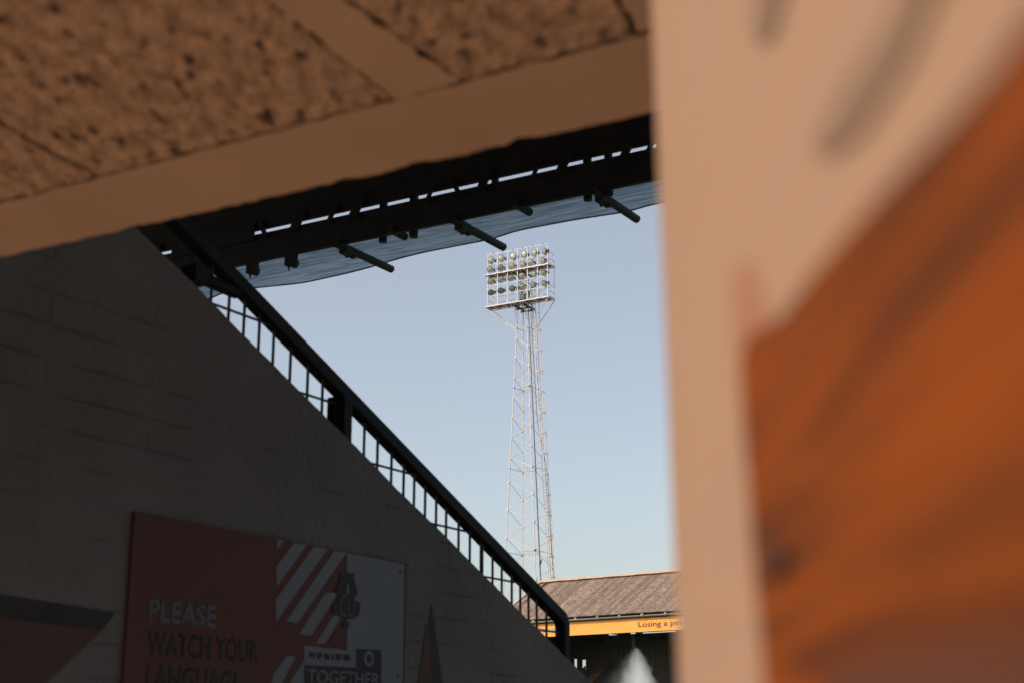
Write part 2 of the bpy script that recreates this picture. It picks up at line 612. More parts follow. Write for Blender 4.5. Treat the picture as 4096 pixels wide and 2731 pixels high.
MB().slab([(XL, BACK, ZC + 0.0028), (XL, yA(XL) + 0.1, ZC + 0.0028), (XR, yA(XR) + 0.1, ZC + 0.0028), (XR, BACK, ZC + 0.0028)], (0, 0, 0.15)).build('slab', M['slab_dark'], can)
def strip_x(px1, py1, px2, py2):
    p, q = czp(px1, py1), czp(px2, py2)
    k = (q.x - p.x) / (q.y - p.y)
    return lambda y: p.x + (y - p.y) * k
J1 = strip_x(20, 510, 370, 700)
RL = strip_x(1080, 0, 1560, 380)
RR = strip_x(1380, 0, 1840, 325)
J3 = strip_x(2490, 20, 2552, 140)
gp = 0.0045
def soffit_panel(name, fl, fr, m, seed, gl=gp, gr=gp, dz=0.0):
    """panel between two joint lines fl and fr (functions of y); clipped at the edge band"""
    def corner(fx, gx):
        y = yA(fx(1.2))
        for _ in range(4):
            y = yA(fx(y)) - gp * 1.9
        return (fx(y) + gx, y, ZC + dz)
    c0, c1 = corner(fl, gl), corner(fr, -gr)
    c2, c3 = (fr(BACK) - gr, BACK, ZC + dz), (fl(BACK) + gl, BACK, ZC + dz)
    pts = rag(c0, c1, 0.009, 0.006, seed) + rag(c1, c2, 0.009, 0.005, seed + 1) + rag(c2, c3, 0.05, 0.001, seed + 2) + rag(c3, c0, 0.009, 0.005, seed + 3)
    MB().slab(pts, (0, 0, 0.0024 - dz)).build(name, m, can)
J0 = lambda y: J1(y) - 0.70
soffit_panel('pebble_panel', lambda y: XL, J0, M['aggregate'], 41)
soffit_panel('pebble_panel', J0, J1, M['aggregate'], 11)
soffit_panel('pebble_panel', J1, RL, M['aggregate'], 21)
soffit_panel('smooth_rib', RL, RR, M['band'], 31, 0.001, 0.001, -0.002)
soffit_panel('pebble_panel', RR, J3, M['aggregate'], 51)
soffit_panel('smooth_rib', J3, lambda y: XR, M['band'], 61, 0.001, 0.001)

# ------------------------------------------------------------------ passage wall with painted chevrons
XW = -3.5
WT = 0.22
top = [onx(400, 745, XW), onx(600, 974, XW), onx(1290, 1650, XW), onx(1700, 2055, XW), onx(2000, 2370, XW), onx(2355, 2724, XW)]
t0, t1 = top[1], top[-1]
sl_ = (t1.z - t0.z) / (t1.y - t0.y)
tz = lambda y: t0.z + (y - t0.y) * sl_
wall = thing('passage_wall', (XW - WT / 2, 4, 1.7), 'dark whitewashed block wall sloping down beside the passage', 'wall')
prof = [Vector((XW, 0.96, 1.7)), Vector((XW, 0.96, ZC - 0.004)), Vector((XW, 1.17, ZC - 0.004)), Vector((XW, 1.17, tz(1.17)))]
y = 1.21
while y < 9.6:
    lean = onx(1290, 1650, XW)
    # the coping sags a few millimetres and is chipped
    prof.append(Vector((XW, y, tz(y) + 0.007 * mnoise.noise(Vector((y * 3.1, 0, 0))) + 0.004 * mnoise.noise(Vector((y * 17, 2, 0))) + 0.008)))
    y += 0.04
prof.append(Vector((XW, 9.6, 1.7)))
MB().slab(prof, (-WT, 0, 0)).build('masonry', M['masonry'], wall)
def wpoly(pts, m, name, parent, lay=0.004, th=0.002):
    P = [onx(a, b, XW) for a, b in pts]
    P = [Vector((XW + lay, p.y, p.z)) for p in P]
    return MB().slab(P, (-th, 0, 0)).build(name, m, parent)
ch = wpoly([(-520, 2290), (460, 2449), (405, 2520), (-520, 2400)], M['mural_black'], 'painted_band', wall, 0.003)
wpoly([(-520, 2401), (404, 2521), (-40, 2950), (-520, 2900)], M['mural_orange'], 'painted_chevron', wall, 0.003)
wpoly([(1723, 2410), (1728, 2440), (1800, 2950), (1745, 2950), (1715, 2500)], M['mural_black'], 'painted_band', wall, 0.003)
wpoly([(1703, 2495), (1714, 2501), (1744, 2950), (1640, 2950)], M['mural_orange'], 'painted_chevron', wall, 0.003)

# ------------------------------------------------------------------ warning sign
sTL, sTR = onx(527, 2043, XW), onx(1617, 2253, XW)
sy0, sy1, sz1 = sTL.y, sTR.y, (sTL.z + sTR.z) / 2
sz0 = sz1 - 0.80
sy1 -= 0.006
sign = thing('warning_sign', (XW + 0.012, (sy0 + sy1) / 2, sz0), 'orange and white sign asking for polite language, fixed to the dark passage wall', 'sign')
dzt = sTR.z - sTL.z
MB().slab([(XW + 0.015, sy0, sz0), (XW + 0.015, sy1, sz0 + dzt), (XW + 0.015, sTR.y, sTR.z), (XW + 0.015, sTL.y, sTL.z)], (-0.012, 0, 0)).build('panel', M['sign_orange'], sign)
def spoly(pts, m, name, lay, parent=sign):
    P = [onx(a, b, XW + 0.015) for a, b in pts]
    P = [Vector((XW + 0.015 + lay, p.y, p.z)) for p in P]
    return MB().slab(P, (-0.0012, 0, 0)).build(name, m, parent)
q = lambda a, b: (500 + a / 1.96, 1950 + b / 1.96)
whites = MB()
def addw(pts):
    P = [onx(a, b, XW + 0.015) for a, b in pts]
    whites.slab([Vector((XW + 0.0165, p.y, p.z)) for p in P], (-0.0012, 0, 0))
addw([q(1190, 402), q(1250, 412), q(1190, 482)])
addw([q(1325, 428), q(1425, 446), q(1190, 770), q(1185, 614)])
addw([q(1480, 458), q(1585, 478), q(1185, 1045), q(1178, 878)])
addw([q(1640, 490), q(1735, 508), q(1350, 1058), q(1262, 1042)])
addw([(1299, 2371), (1352, 2368), (1244, 2541), (1195, 2535)])
addw([(1330, 2462), (1372, 2450), (1300, 2574), (1262, 2572)])
addw([(1145, 2623), (1180, 2624), (1096, 2790), (1080, 2790), (1090, 2700)])
addw([(1216, 2580), (1392, 2600), (1392, 2800), (1120, 2800), (1175, 2700), (1216, 2640)])
whites.build('white_stripes', M['sign_white'], sign)
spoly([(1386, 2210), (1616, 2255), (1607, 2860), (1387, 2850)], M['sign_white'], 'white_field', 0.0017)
spoly([(1336, 2536), (1351, 2526), (1384, 2541), (1380, 2582), (1307, 2577)], M['sign_orange'], 'orange_wedge', 0.0030)
wr, wu = Vector((0, 1, dzt / (sy1 - sy0) * 1.0)).normalized(), Vector((0, 0, 1))
def wtext(s, lb, rb, lt, m, name, lay=0.0032, weight=0.034):
    a, b, c = (onx(*t, XW + 0.015) for t in (lb, rb, lt))
    r = (b - a)
    return text_mesh(s, Vector((XW + 0.015 + lay - 0.002, a.y, a.z)), (0, r.y, r.z), (0, 0, 1), r.length, (c - a).length, name, m, sign, 0.0005, weight)
wtext('PLEASE', (590, 2482), (860, 2509), (592, 2390), M['sign_grey'], 'lettering')
wtext('WATCH YOUR', (586, 2615), (1033, 2645), (584, 2520), M['sign_black'], 'lettering', weight=0.016)
wtext('LANGUAGE', (582, 2745), (962, 2775), (584, 2650), M['sign_black'], 'lettering', weight=0.016)
# crest
crest = MB()
def cpoly(pts, lay, mb):
    P = [onx(1200 + a / 4.356, 2200 + b / 4.356, XW + 0.015) for a, b in pts]
    mb.slab([Vector((XW + 0.015 + lay, p.y, p.z)) for p in P], (-0.001, 0, 0))
cpoly([(690, 375), (730, 375), (730, 400), (775, 405), (775, 375), (840, 380), (840, 410), (880, 412), (880, 385), (935, 390), (930, 500), (880, 500), (800, 470), (740, 500), (690, 480)], 0.0038, crest)
cpoly([(690, 530), (760, 530), (790, 640), (740, 720), (650, 730), (600, 700), (640, 620)], 0.0038, crest)
cpoly([(850, 570), (920, 560), (965, 620), (1000, 730), (960, 800), (900, 730), (860, 680)], 0.0038, crest)
cpoly([(640, 740), (950, 760), (950, 1180), (880, 1200), (700, 1180), (645, 1120)], 0.0036, crest)
cpoly([(545, 900), (610, 880), (655, 960), (650, 1130), (590, 1120), (555, 1020)], 0.0038, crest)
cpoly([(940, 880), (1030, 900), (1040, 1000), (1015, 1120), (960, 1180), (935, 1120)], 0.0038, crest)
cpoly([(740, 1250), (790, 1215), (830, 1240), (850, 1300), (820, 1350), (760, 1345), (725, 1300)], 0.0038, crest)
cpoly([(690, 480), (735, 500), (800, 480), (930, 500), (965, 620), (960, 790), (860, 790), (850, 600), (790, 540), (755, 640), (740, 770), (620, 750), (600, 700), (650, 600)], 0.0034, crest)
crest_o = crest.build('crest', M['sign_black'], sign)
def ctext(s, lb, rb, lt):
    a, b, c = (onx(1200 + t[0] / 4.356, 2200 + t[1] / 4.356, XW + 0.015) for t in (lb, rb, lt))
    return text_mesh(s, Vector((XW + 0.019, a.y, a.z)), (0, (b - a).y, (b - a).z), (0, 0, 1), (b - a).length, (c - a).length, 'monogram', M['sign_amber'], sign, 0.0015, 0.0)
ctext('CU', (665, 1150), (925, 1175), (665, 735))
# black panel with a ring emblem and a word, small dark line above it
bx = lambda a, b: (1150 + a / 5.227, 2540 + b / 5.227)
spoly([bx(345, 612), bx(1425, 672), bx(1432, 272), bx(1950, 305), bx(1942, 1500), bx(330, 1400)], M['sign_black'], 'black_panel', 0.0032)
a = onx(*bx(395, 990), XW + 0.015); b_ = onx(*bx(1900, 1060), XW + 0.015); c_ = onx(*bx(395, 700), XW + 0.015)
text_mesh('TOGETHER', Vector((XW + 0.0165, a.y, a.z)), (0, (b_ - a).y, (b_ - a).z), (0, 0, 1), (b_ - a).length, (c_ - a).length, 'lettering', M['sign_white'], sign, 0.0025, 0.01)
ring = MB()
rc = onx(*bx(1690, 485), XW + 0.015)
for i in range(20):
    a0, a1 = 2 * math.pi * i / 20, 2 * math.pi * (i + 1) / 20
    ring.add([(XW + 0.0190, rc.y + r_ * math.cos(t_), rc.z + r_ * math.sin(t_)) for r_, t_ in ((0.031, a0), (0.031, a1), (0.018, a1), (0.018, a0))], [(0, 1, 2, 3)])
ring.build('ring_emblem', M['sign_white'], sign)
sm_ = MB()
for i in range(11):
    u = 445 + i * 79
    wq = random.choice((30, 46, 58, 66))
    t_, b_q = random.choice((345, 345, 352, 372)), random.choice((480, 480, 470, 446))
    spx = [bx(u, t_ + i * 5), bx(u + wq, t_ + 3 + i * 5), bx(u + wq, b_q + i * 5), bx(u, b_q - 2 + i * 5)]
    P = [onx(a_, c2_, XW + 0.015) for a_, c2_ in spx]
    sm_.slab([Vector((XW + 0.0185, p.y, p.z)) for p in P], (-0.001, 0, 0))
sm_.build('small_print', M['sign_black'], sign)
for (a_, c2_) in ((1600, 2285), (548, 2075), (1590, 2700)):
    p = onx(a_, c2_, XW + 0.015)
    MB().tube((XW + 0.014, p.y, p.z), (XW + 0.021, p.y, p.z), 0.006, 10).build('fixing_screw', M['mast_dark'], sign)

# ------------------------------------------------------------------ stair railing on the wall
XRL = XW - 0.09
rail = thing('stair_railing', (XRL, 5, tz(5)), 'black steel handrail with wire mesh running down along the passage wall top', 'railing')
BW, BH = 0.058, 0.055
def railpt(px, py): return onx(px, py, XRL + BW / 2)
# the top edge of the beam as seen, its side face hangs BH below
rtop = [railpt(905, 1031), railpt(943, 1071), railpt(2262, 2446)]
r0, r1 = rtop[1], rtop[-1]
rs = (r1.z - r0.z) / (r1.y - r0.y)
r0z = lambda y: r0.z + (y - r0.y) * rs
ya_ = rtop[0].y - 1.2
P0 = Vector((XRL, ya_, r0z(ya_) - BH / 2 - 0.0))
P1 = Vector((XRL, r1.y - 0.002, r0z(r1.y - 0.002) - BH / 2))
endb = onx(2292, 2640, XRL + BW / 2)
P2 = Vector((XRL, r1.y + 0.02, r1.z - 0.058))
P3 = Vector((XRL, r1.y + 0.02, 1.7))
hb = MB()
def rect_path(mb, pts, wd, ht):
    """mitred rectangular section in the plane x = const"""
    n = len(pts)
    L_, U_ = [], []
    for i, p in enumerate(pts):
        dirs = []
        if i > 0: dirs.append((pts[i] - pts[i - 1]).normalized())
        if i < n - 1: dirs.append((pts[i + 1] - pts[i]).normalized())
        ns = [Vector((0, -d.z, d.y)) for d in dirs]
        nn = sum(ns, Vector((0, 0, 0))).normalized()
        k = 1 / max(0.5, nn.dot(ns[0]))
        U_.append(p + nn * ht / 2 * k)
        L_.append(p - nn * ht / 2 * k)
    hx = Vector((wd / 2, 0, 0))
    for i in range(n - 1):
        q_ = [L_[i] - hx, L_[i] + hx, U_[i] + hx, U_[i] - hx, L_[i + 1] - hx, L_[i + 1] + hx, U_[i + 1] + hx, U_[i + 1] - hx]
        fs = [(0, 1, 5, 4), (1, 2, 6, 5), (2, 3, 7, 6), (3, 0, 4, 7)]
        if i == 0: fs.append((0, 3, 2, 1))
        if i == n - 2: fs.append((4, 5, 6, 7))
        mb.add(q_, fs)
rect_path(hb, [P0, P1, P2, P3], BW, BH)
hb.build('handrail', M['rail_paint'], rail, bevel=0.006)
# posts behind the wall
for pxp in (1362,):
    pt = onx(pxp, 1540, XRL)
    MB().box((XRL - 0.0, pt.y, (r0z(pt.y) - BH + 1.7) / 2), (0.09, 0.055, r0z(pt.y) - BH - 1.7)).build('post', M['rail_paint'], rail, bevel=0.004)
pt = onx(1690, 1930, XRL)
mesh = MB()
bars = [800, 855, 915, 975, 1033, 1090, 1144, 1195, 1229 + 8, 1288, 1456, 1509, 1565, 1614, 1656, 1700, 1744, 1784, 1834, 1879, 1926, 1970, 2007, 2047, 2081, 2114, 2147, 2186]
bars = [845, 915, 975, 1035, 1092, 1130 + 30, 1229, 1288, 1456, 1509, 1565, 1614, 1656, 1700, 1744, 1784, 1834, 1879, 1926, 1970, 2007, 2047, 2081, 2114, 2147, 2186]
XM = XRL
for i, bx_ in enumerate(bars):
    # height where the wall top is seen at that column
    by = 1000 + (bx_ - 640) * 1.012
    p = onx(bx_, by - 40, XM)
    r_ = 0.0095 if i == 18 else 0.0060
    mesh.tube((XM, p.y, tz(p.y) - 0.25), (XM, p.y, r0z(p.y) - 0.05), r_, 6)
hw = mesh
for (hx_, hy_, hx2, hy2) in ((905, 1235, 1000, 1275), (1229, 1582, 1400, 1630), (1512, 1862, 1650, 1895), (1740, 2095, 1860, 2125), (1945, 2306, 2070, 2330), (2140, 2512, 2250, 2534)):
    zz = onx((hx_ + hx2) / 2, (hy_ + hy2) / 2, XM).z
    y0_ = onx(hx_, hy_, XM).y - 0.5
    y1_ = onx(hx2, hy2, XM).y
    # run until it meets the underside of the handrail
    ye = r0.y + (zz + 0.05 - r0.z) / rs
    hw.tube((XM + 0.004, y0_, zz), (XM + 0.004, min(ye, r1.y), zz), 0.0052, 6)
hw.build('wire_mesh', M['mesh_wire'], rail)
# short strut clamped under the upper end of the handrail
sa, sb_ = onx(770, 1098, XRL), onx(945, 1172, XRL)
MB().tube(sa, sb_, 0.024, 10).box(sa + Vector((0, 0.02, 0)), (0.07, 0.08, 0.06)).build('strut', M['rail_paint'], rail)

# ------------------------------------------------------------------ near stand: roof edge, poles, plastic sheet
YB = 9.6
zb = ony(1862, 874, YB).z
zs = ony(1700, 792, YB).z
near = thing('covered_stand', (0, 5, 1.7), 'black stand roof edge with poles and a sagging plastic sheet overhead', 'stand')
XA, XBB = -16.0, 10.0
# fit lines through measured pixels for both ends so that the strip runs true
zbf = lambda x: zb
MB().box(((XA + XBB) / 2, YB + 0.02, (zb + zs) / 2), (XBB - XA, 0.04, zs - zb)).build('lower_beam', M['black_metal'], near)
gap = ony(1700, 770, YB).z - zs
gap = 0.045
MB().box(((XA + XBB) / 2, YB + 0.02, zs + gap + 0.45), (XBB - XA, 0.04, 0.90)).build('upper_board', M['black_metal'], near)
roof = MB()
nx = 120
ztop = zs + gap + 0.85
rv_, rf = [], []
for i in range(nx * 4 + 1):
    x = XA + (XBB - XA) * i / (nx * 4)
    dz = 0.02 * math.sin(i * math.pi / 2)
    rv_ += [(x, YB + 0.4, ztop + 0.05 + dz), (x, 0.9, ztop + 0.8 + dz)]
for i in range(nx * 4):
    rf.append((2 * i, 2 * i + 1, 2 * i + 3, 2 * i + 2))
roof.add(rv_, rf).build('roof_sheet', M['black_metal'], near)
rw = MB()
rw.box(((XA + XBB) / 2, 1.05, (ZC + 0.17 + ztop + 0.8) / 2), (XBB - XA, 0.2, ztop + 0.8 - ZC - 0.17))
rw.box((XA / 2 + (XW - WT) / 2, 1.05, (1.7 + ZC + 0.168) / 2), (XW - WT - XA, 0.2, ZC + 0.168 - 1.7))
rw.build('rear_wall', M['stand_dark'], near)
raf = MB()
for x in [XA + 1.3 * i for i in range(20)]:
    raf.beam((x, 1.3, ztop + 0.62), (x, YB - 0.05, ztop - 0.08), 0.08, 0.16)
raf.build('rafters', M['black_metal'], near)
# brackets that cross the gap
gaps = [(690, 1018, 0), (1045, 1060, 1), (1171, 1208, -1), (1320, 1336, -1), (1407, 1443, -1), (1715, 1729, -1), (1815, 1832, 1), (1920, 1954, -1), (2138, 2152, -1), (2237, 2274, -1), (2491, 2524, -1), (2596, 2615, -1), (2627, 2700, 0), (560, 642, 0)]
def slit_y(px): return 1008 + (px - 640) * (575 - 1008) / (2600 - 640)
for (a_, c2_, ln) in gaps:
    p, r_ = ony(a_, slit_y(a_), YB - 0.02), ony(c2_, slit_y(c2_), YB - 0.02)
    k = ln * 0.035
    za, zb2 = zs - 0.06, zs + gap + 0.06
    sh = 0.028 * ln * 1.6
    o = MB().slab([(p.x + sh, YB - 0.012, za), (r_.x + sh, YB - 0.012, za), (r_.x - sh, YB - 0.012, zb2), (p.x - sh, YB - 0.012, zb2)][::1], (0, -0.02, 0)).build('bracket', M['black_metal'], near)
for (a_, c2_, yb) in ((1517, 1545, 970), (1638, 1669, 950), (2335, 2368, 803), (2420, 2452, 782), (1967, 1994, 800)):
    yy = YB + 0.085
    c0 = ony((a_ + c2_) / 2, yb, yy)
    c1 = ony(c2_, yb, yy)
    MB().tube((c0.x, yy, c0.z), (c0.x, yy, zs + 0.3), abs(c1.x - c0.x) * 0.98, 14).build('upright_pole', M['black_metal'], near, smooth=False)
# poles reaching out towards the pitch
zt = zb + 0.005
for (ex, ey, back, cl) in ((1566, 1078, 1.5, True), (2014, 990, 1.5, True), (2547, 878, 1.5, True), (1620, 948, 0.8, False), (2118, 850, 0.8, False)):
    zt = zb + 0.0 if cl else zb + 0.03
    e = onz(ex, ey, zt)
    pole = MB().tube((e.x, YB - 0.04, zt), (e.x, e.y, zt), 0.034, 18).build('scaffold_pole', M['black_metal'], near)
    if cl:
        k = MB()
        yk = YB + 0.13
        k.box((e.x + 0.0, yk, zt - 0.018), (0.075, 0.13, 0.075))
        k.tube((e.x - 0.05, yk + 0.05, zt - 0.05), (e.x + 0.045, yk + 0.05, zt - 0.05), 0.012, 8)
        k.box((e.x, yk + 0.09, zt - 0.03), (0.05, 0.03, 0.06))
        k.build('pole_clamp', M['black_metal'], pole)
# gutter hooks under the beam at the far end
for (hx_, hy_) in ((1010, 1075), (1165, 1035)):
    p = ony(hx_, hy_, YB + 0.05)
    h_ = MB()
    h_.box((p.x, YB + 0.05, zb - 0.02), (0.11, 0.05, 0.12))
    h_.lathe((p.x + 0.035, YB + 0.02, zb - 0.07), (0, 1, 0), [(0, 0.04), (0.05, 0.04)], 12)
    h_.tube((p.x - 0.02, YB + 0.05, zb - 0.05), (p.x - 0.025, YB + 0.05, zb - 0.13), 0.018, 8, 0.004)
    h_.build('gutter_hook', M['black_metal'], near)
# cloudy plastic sheet
edge_px = [(760, 1230), (836, 1203), (907, 1176), (1030, 1160), (1213, 1138), (1387, 1100), (1480, 1077), (1600, 1042), (1700, 1017), (1862, 985), (1946, 969), (1997, 955), (2049, 936), (2114, 923), (2302, 889), (2465, 864), (2517, 857), (2582, 836), (2638, 824), (2800, 790), (3200, 700)]
zsh = zb + 0.06
epts = [onz(a_, c2_, zsh) for a_, c2_ in edge_px]
epts = [Vector((XA, epts[0].y, zsh))] + epts
sheet = MB()
NX, NY = 420, 14
sv = []
def edge_y(x):
    for p, r_ in zip(epts[:-1], epts[1:]):
        if p.x <= x <= r_.x:
            t = (x - p.x) / (r_.x - p.x)
            return p.y + (r_.y - p.y) * t
    return epts[-1].y
xe = epts[-1].x
for i in range(NX + 1):
    x = XA + (xe - XA) * i / NX
    ye = edge_y(x)
    ye = (edge_y(max(XA, x - 0.08)) + ye + edge_y(min(xe, x + 0.08))) / 3
    for j in range(NY + 1):
        t = j / NY
        yv = YB + 0.03 + (ye - YB - 0.03) * t
        z = zsh + 0.012 * mnoise.noise(Vector((x * 0.5, yv * 5, 0))) + 0.010 * math.sin(yv * 38 + 1.5 * mnoise.noise(Vector((x * 0.3, 0, 4)))) * (1 - t)
        if t > 0.8:
            z += (t - 0.8) * 0.12
        sv.append((x, yv, z))
sf = [(i * (NY + 1) + j, (i + 1) * (NY + 1) + j, (i + 1) * (NY + 1) + j + 1, i * (NY + 1) + j + 1) for i in range(NX) for j in range(NY)]
sheet.add(sv, sf).build('plastic_sheet', M['plastic'], near, smooth=True)
hem = MB()
hem.path([Vector(sv[i * (NY + 1) + NY]) for i in range(NX + 1)], 0.010, 6)
hem.build('sheet_hem', M['hem'], near)

# ------------------------------------------------------------------ painted wing wall close to the camera
LAT = 0.072
PW = CAM + RT * LAT
def wing(px, py, lay=0.0):
    return hit(px, py, PW - RT * lay, RT)
wing_o = thing('painted_wing_wall', (PW.x + FH.x, PW.y + FH.y, 1.7), 'cream and orange painted wall end close beside the viewer', 'wall')
eT, eB = wing(2606, 0), wing(2716, 2731)
kx = (eB - eT) / (eT.z - eB.z)
def edge_at(z):
    return eT + (eT - eB) * ((z - eT.z) / (eT.z - eB.z))
ztp, zbt = CZ + 1.15, 1.7
A_, B_ = edge_at(ztp), edge_at(zbt)
backp = PW - FH * 0.6
pts = [A_, B_, Vector((backp.x, backp.y, zbt)), Vector((backp.x, backp.y, ztp))]
MB().slab(pts, RT * 0.09).build('plaster', M['cream_paint'], wing_o)
def wg(pts, m, name, lay):
    P = [wing(a_, c2_, lay) for a_, c2_ in pts]
    return MB().slab(P, RT * 0.0006).build(name, m, wing_o)
wg([(4700, -500), (4096, 90), (3960, 290), (3800, 480), (3650, 640), (3420, 890), (3240, 1110), (3130, 1260), (3060, 1310), (3000, 1330), (2965, 1420), (2960, 1500), (2968, 1640), (2988, 1900), (3012, 2250), (3040, 2550), (3075, 3050), (5600, 3400), (5600, -500)], M['orange_paint'], 'orange_paint', 0.0012)
wg([(2930, 1120), (2960, 1050), (3000, 1060), (3045, 1180), (3070, 1320), (3000, 1450), (2950, 1450), (2930, 1300)], M['peach_paint'], 'peach_smudge', 0.0009)
wg([(3330, 2660), (3700, 2570), (4200, 2510), (5200, 2400), (5200, 3300), (3200, 3300)], M['brown_paint'], 'brown_base', 0.0028)
wg([(3700, -300), (3830, -300), (3600, 250), (3430, 520), (3310, 620), (3250, 590), (3380, 330), (3560, 60)], M['khaki_paint'], 'khaki_streak', 0.0014)
wg([(3030, -200), (3160, -200), (3100, 90), (3050, 170), (3010, 150), (3010, 40)], M['khaki_paint'], 'khaki_streak', 0.0014)
wg([(3040, 2170), (3090, 2150), (3125, 2200), (3120, 2270), (3070, 2300), (3035, 2250)], M['brown_paint'], 'dark_spot', 0.0034)

# ------------------------------------------------------------------ floodlight mast
DT = 110.0
def onplane(px, py, p0, n): return hit(px, py, p0, n)
axB = CAM + FH * DT
tb = hit(2114, 2200, axB, FH)
tt = hit(2100, 1239, axB, FH)
YT = tb.y
def axis(z):
    t = (z - tb.z) / (tt.z - tb.z)
    return tb.lerp(tt, t) if True else None
kpx = F * math.cos(HEAD) / DT
w_t, w_b = 37.3 / kpx, 114.0 / kpx
def half(z):
    t = (z - tb.z) / (tt.z - tb.z)
    return (w_b + (w_t - w_b) * min(1.0, t)) / 2
def leg(sx, sy, z):
    a_ = axis(z)
    h_ = half(z)
    return Vector((a_.x + sx * h_, a_.y + sy * h_, z))
mast = thing('floodlight_mast', (axis(0).x, axis(0).y, 0), 'tall pale lattice floodlight mast with a frame of round lamps', 'floodlight mast')
def zpx(py, px=2040):   # height seen at the front left leg
    return hit(px, py, Vector((0, YT - 1.0, 0)), (0, 1, 0)).z
z_sec = [zpx(1310), zpx(1548), zpx(1872), zpx(2207)]
dz_s = z_sec[2] - z_sec[3]
z_sec += [z_sec[-1] - dz_s * 1.05, z_sec[-1] - dz_s * 2.15, z_sec[-1] - dz_s * 3.3]
z_sec = [z for z in z_sec if z > 0.5] + [0.0]
YF = None
# head frame front plane: y so that bottom rail sits 0.9 m in front of the mast face
yfront = axis(tt.z).y - half(tt.z) - 0.87
hTL, hTR = ony(1953.3, 1019.1, yfront), ony(2189.3, 974.2, yfront)
hBL, hBR = ony(1950.5, 1230, yfront), ony(2191.6, 1187, yfront)
xl, xr = (hTL.x + hBL.x) / 2, (hTR.x + hBR.x) / 2
zt_, zb_ = (hTL.z + hTR.z) / 2, (hBL.z + hBR.z) / 2
fr_ = [0, .20, .395, .603, .80, 1.0]
rails = [zt_ + (zb_ - zt_) * f for f in fr_]
legtop = rails[2] - 0.05
LEGS = {}
for sx in (-1, 1):
    for sy in (-1, 1):
        m_ = MB()
        zz = [0.0, tb.z, tt.z]
        m_.path([leg(sx, sy, 0), leg(sx, sy, tb.z), leg(sx, sy, tt.z), leg(sx, sy, legtop)], 0.038, 8)
        LEGS[(sx, sy)] = m_.build('leg', M['mast_paint'], mast)
brc = [MB() for _ in range(4)]
faces = [((-1, -1), (1, -1)), ((-1, -1), (-1, 1)), ((1, 1), (1, -1)), ((1, 1), (-1, 1))]
plates = MB()
for k in range(len(z_sec) - 1):
    z1, z0 = z_sec[k], z_sec[k + 1]
    n = 6 if k in (0, 1, 2) else 6
    n = {0: 6, 1: 8, 2: 6}.get(k, 6)
    zs_ = [z1 + (z0 - z1) * (i + 0.0) / n for i in range(n + 1)]
    for fi, (A, B) in enumerate(faces):
        for i in range(n):
            za, zc = zs_[i], zs_[i + 1]
            p = leg(*(B if i % 2 == 0 else A), za)
            r_ = leg(*(A if i % 2 == 0 else B), zc)
            brc[fi].tube(p, r_, 0.017, 5)
        brc[fi].tube(leg(*A, z1), leg(*B, z1), 0.020, 5)
    if k >= 1:
        mids = [(leg(*A, z1) + leg(*B, z1)) / 2 for A, B in (((-1, -1), (1, -1)), ((1, -1), (1, 1)), ((1, 1), (-1, 1)), ((-1, 1), (-1, -1)))]
        for i in range(4):
            brc[0].tube(mids[i], mids[(i + 1) % 4], 0.017, 5)
    for sx in (-1, 1):
        for sy in (-1, 1):
            off = 0 if sx * sy > 0 else 1
            for i in range(n + 1):
                if i % 2 == (1 if sx * sy > 0 else 0):
                    p = leg(sx, sy, zs_[i])
                    MB().box(p, (0.15, 0.15, 0.13) if k >= 2 else (0.11, 0.11, 0.09)).build('gusset_plate', M['mast_paint'], LEGS[(sx, sy)])
            p = leg(sx, sy, z1 + 0.02)
            MB().lathe(p - Vector((0, 0, 0.04)), (0, 0, 1), [(0, 0.10), (0.03, 0.10), (0.031, 0.06), (0.05, 0.06), (0.051, 0.10), (0.08, 0.10)], 10).build('flange', M['mast_paint'], LEGS[(sx, sy)])
for b__ in brc:
    b__.build('bracing', M['mast_paint'], mast)
# cables and conduit inside
cab = MB()
for (dx, dy, r_) in ((0.55, 0.3, 0.018), (0.70, 0.1, 0.014)):
    cab.path([leg(dx, dy, 0), leg(dx, dy, tb.z), leg(dx, dy, tt.z), leg(dx, dy, rails[2])], r_, 5)
cab.build('cable', M['mast_brown'], mast)
cb2 = MB()
pts_ = []
zlo = zpx(2330)
for i in range(30):
    t = i / 29
    z = tt.z + (zlo - tt.z) * t
    p = leg(1, 0.2, z)
    x_ = 0.05 + (0.55 if t > 0.6 else (0.55 * max(0, (t - 0.42) / 0.18)))
    pts_.append(p + Vector((x_, 0, 0)))
cb2.path(pts_, 0.02, 5)
cb2.path([leg(1, -0.4, tt.z + 0.8), leg(1, -0.4, tt.z), leg(1, -0.4, tb.z), leg(1, -0.4, 0)], 0.022, 5)
cb2.build('cable', M['mast_dark'], mast)
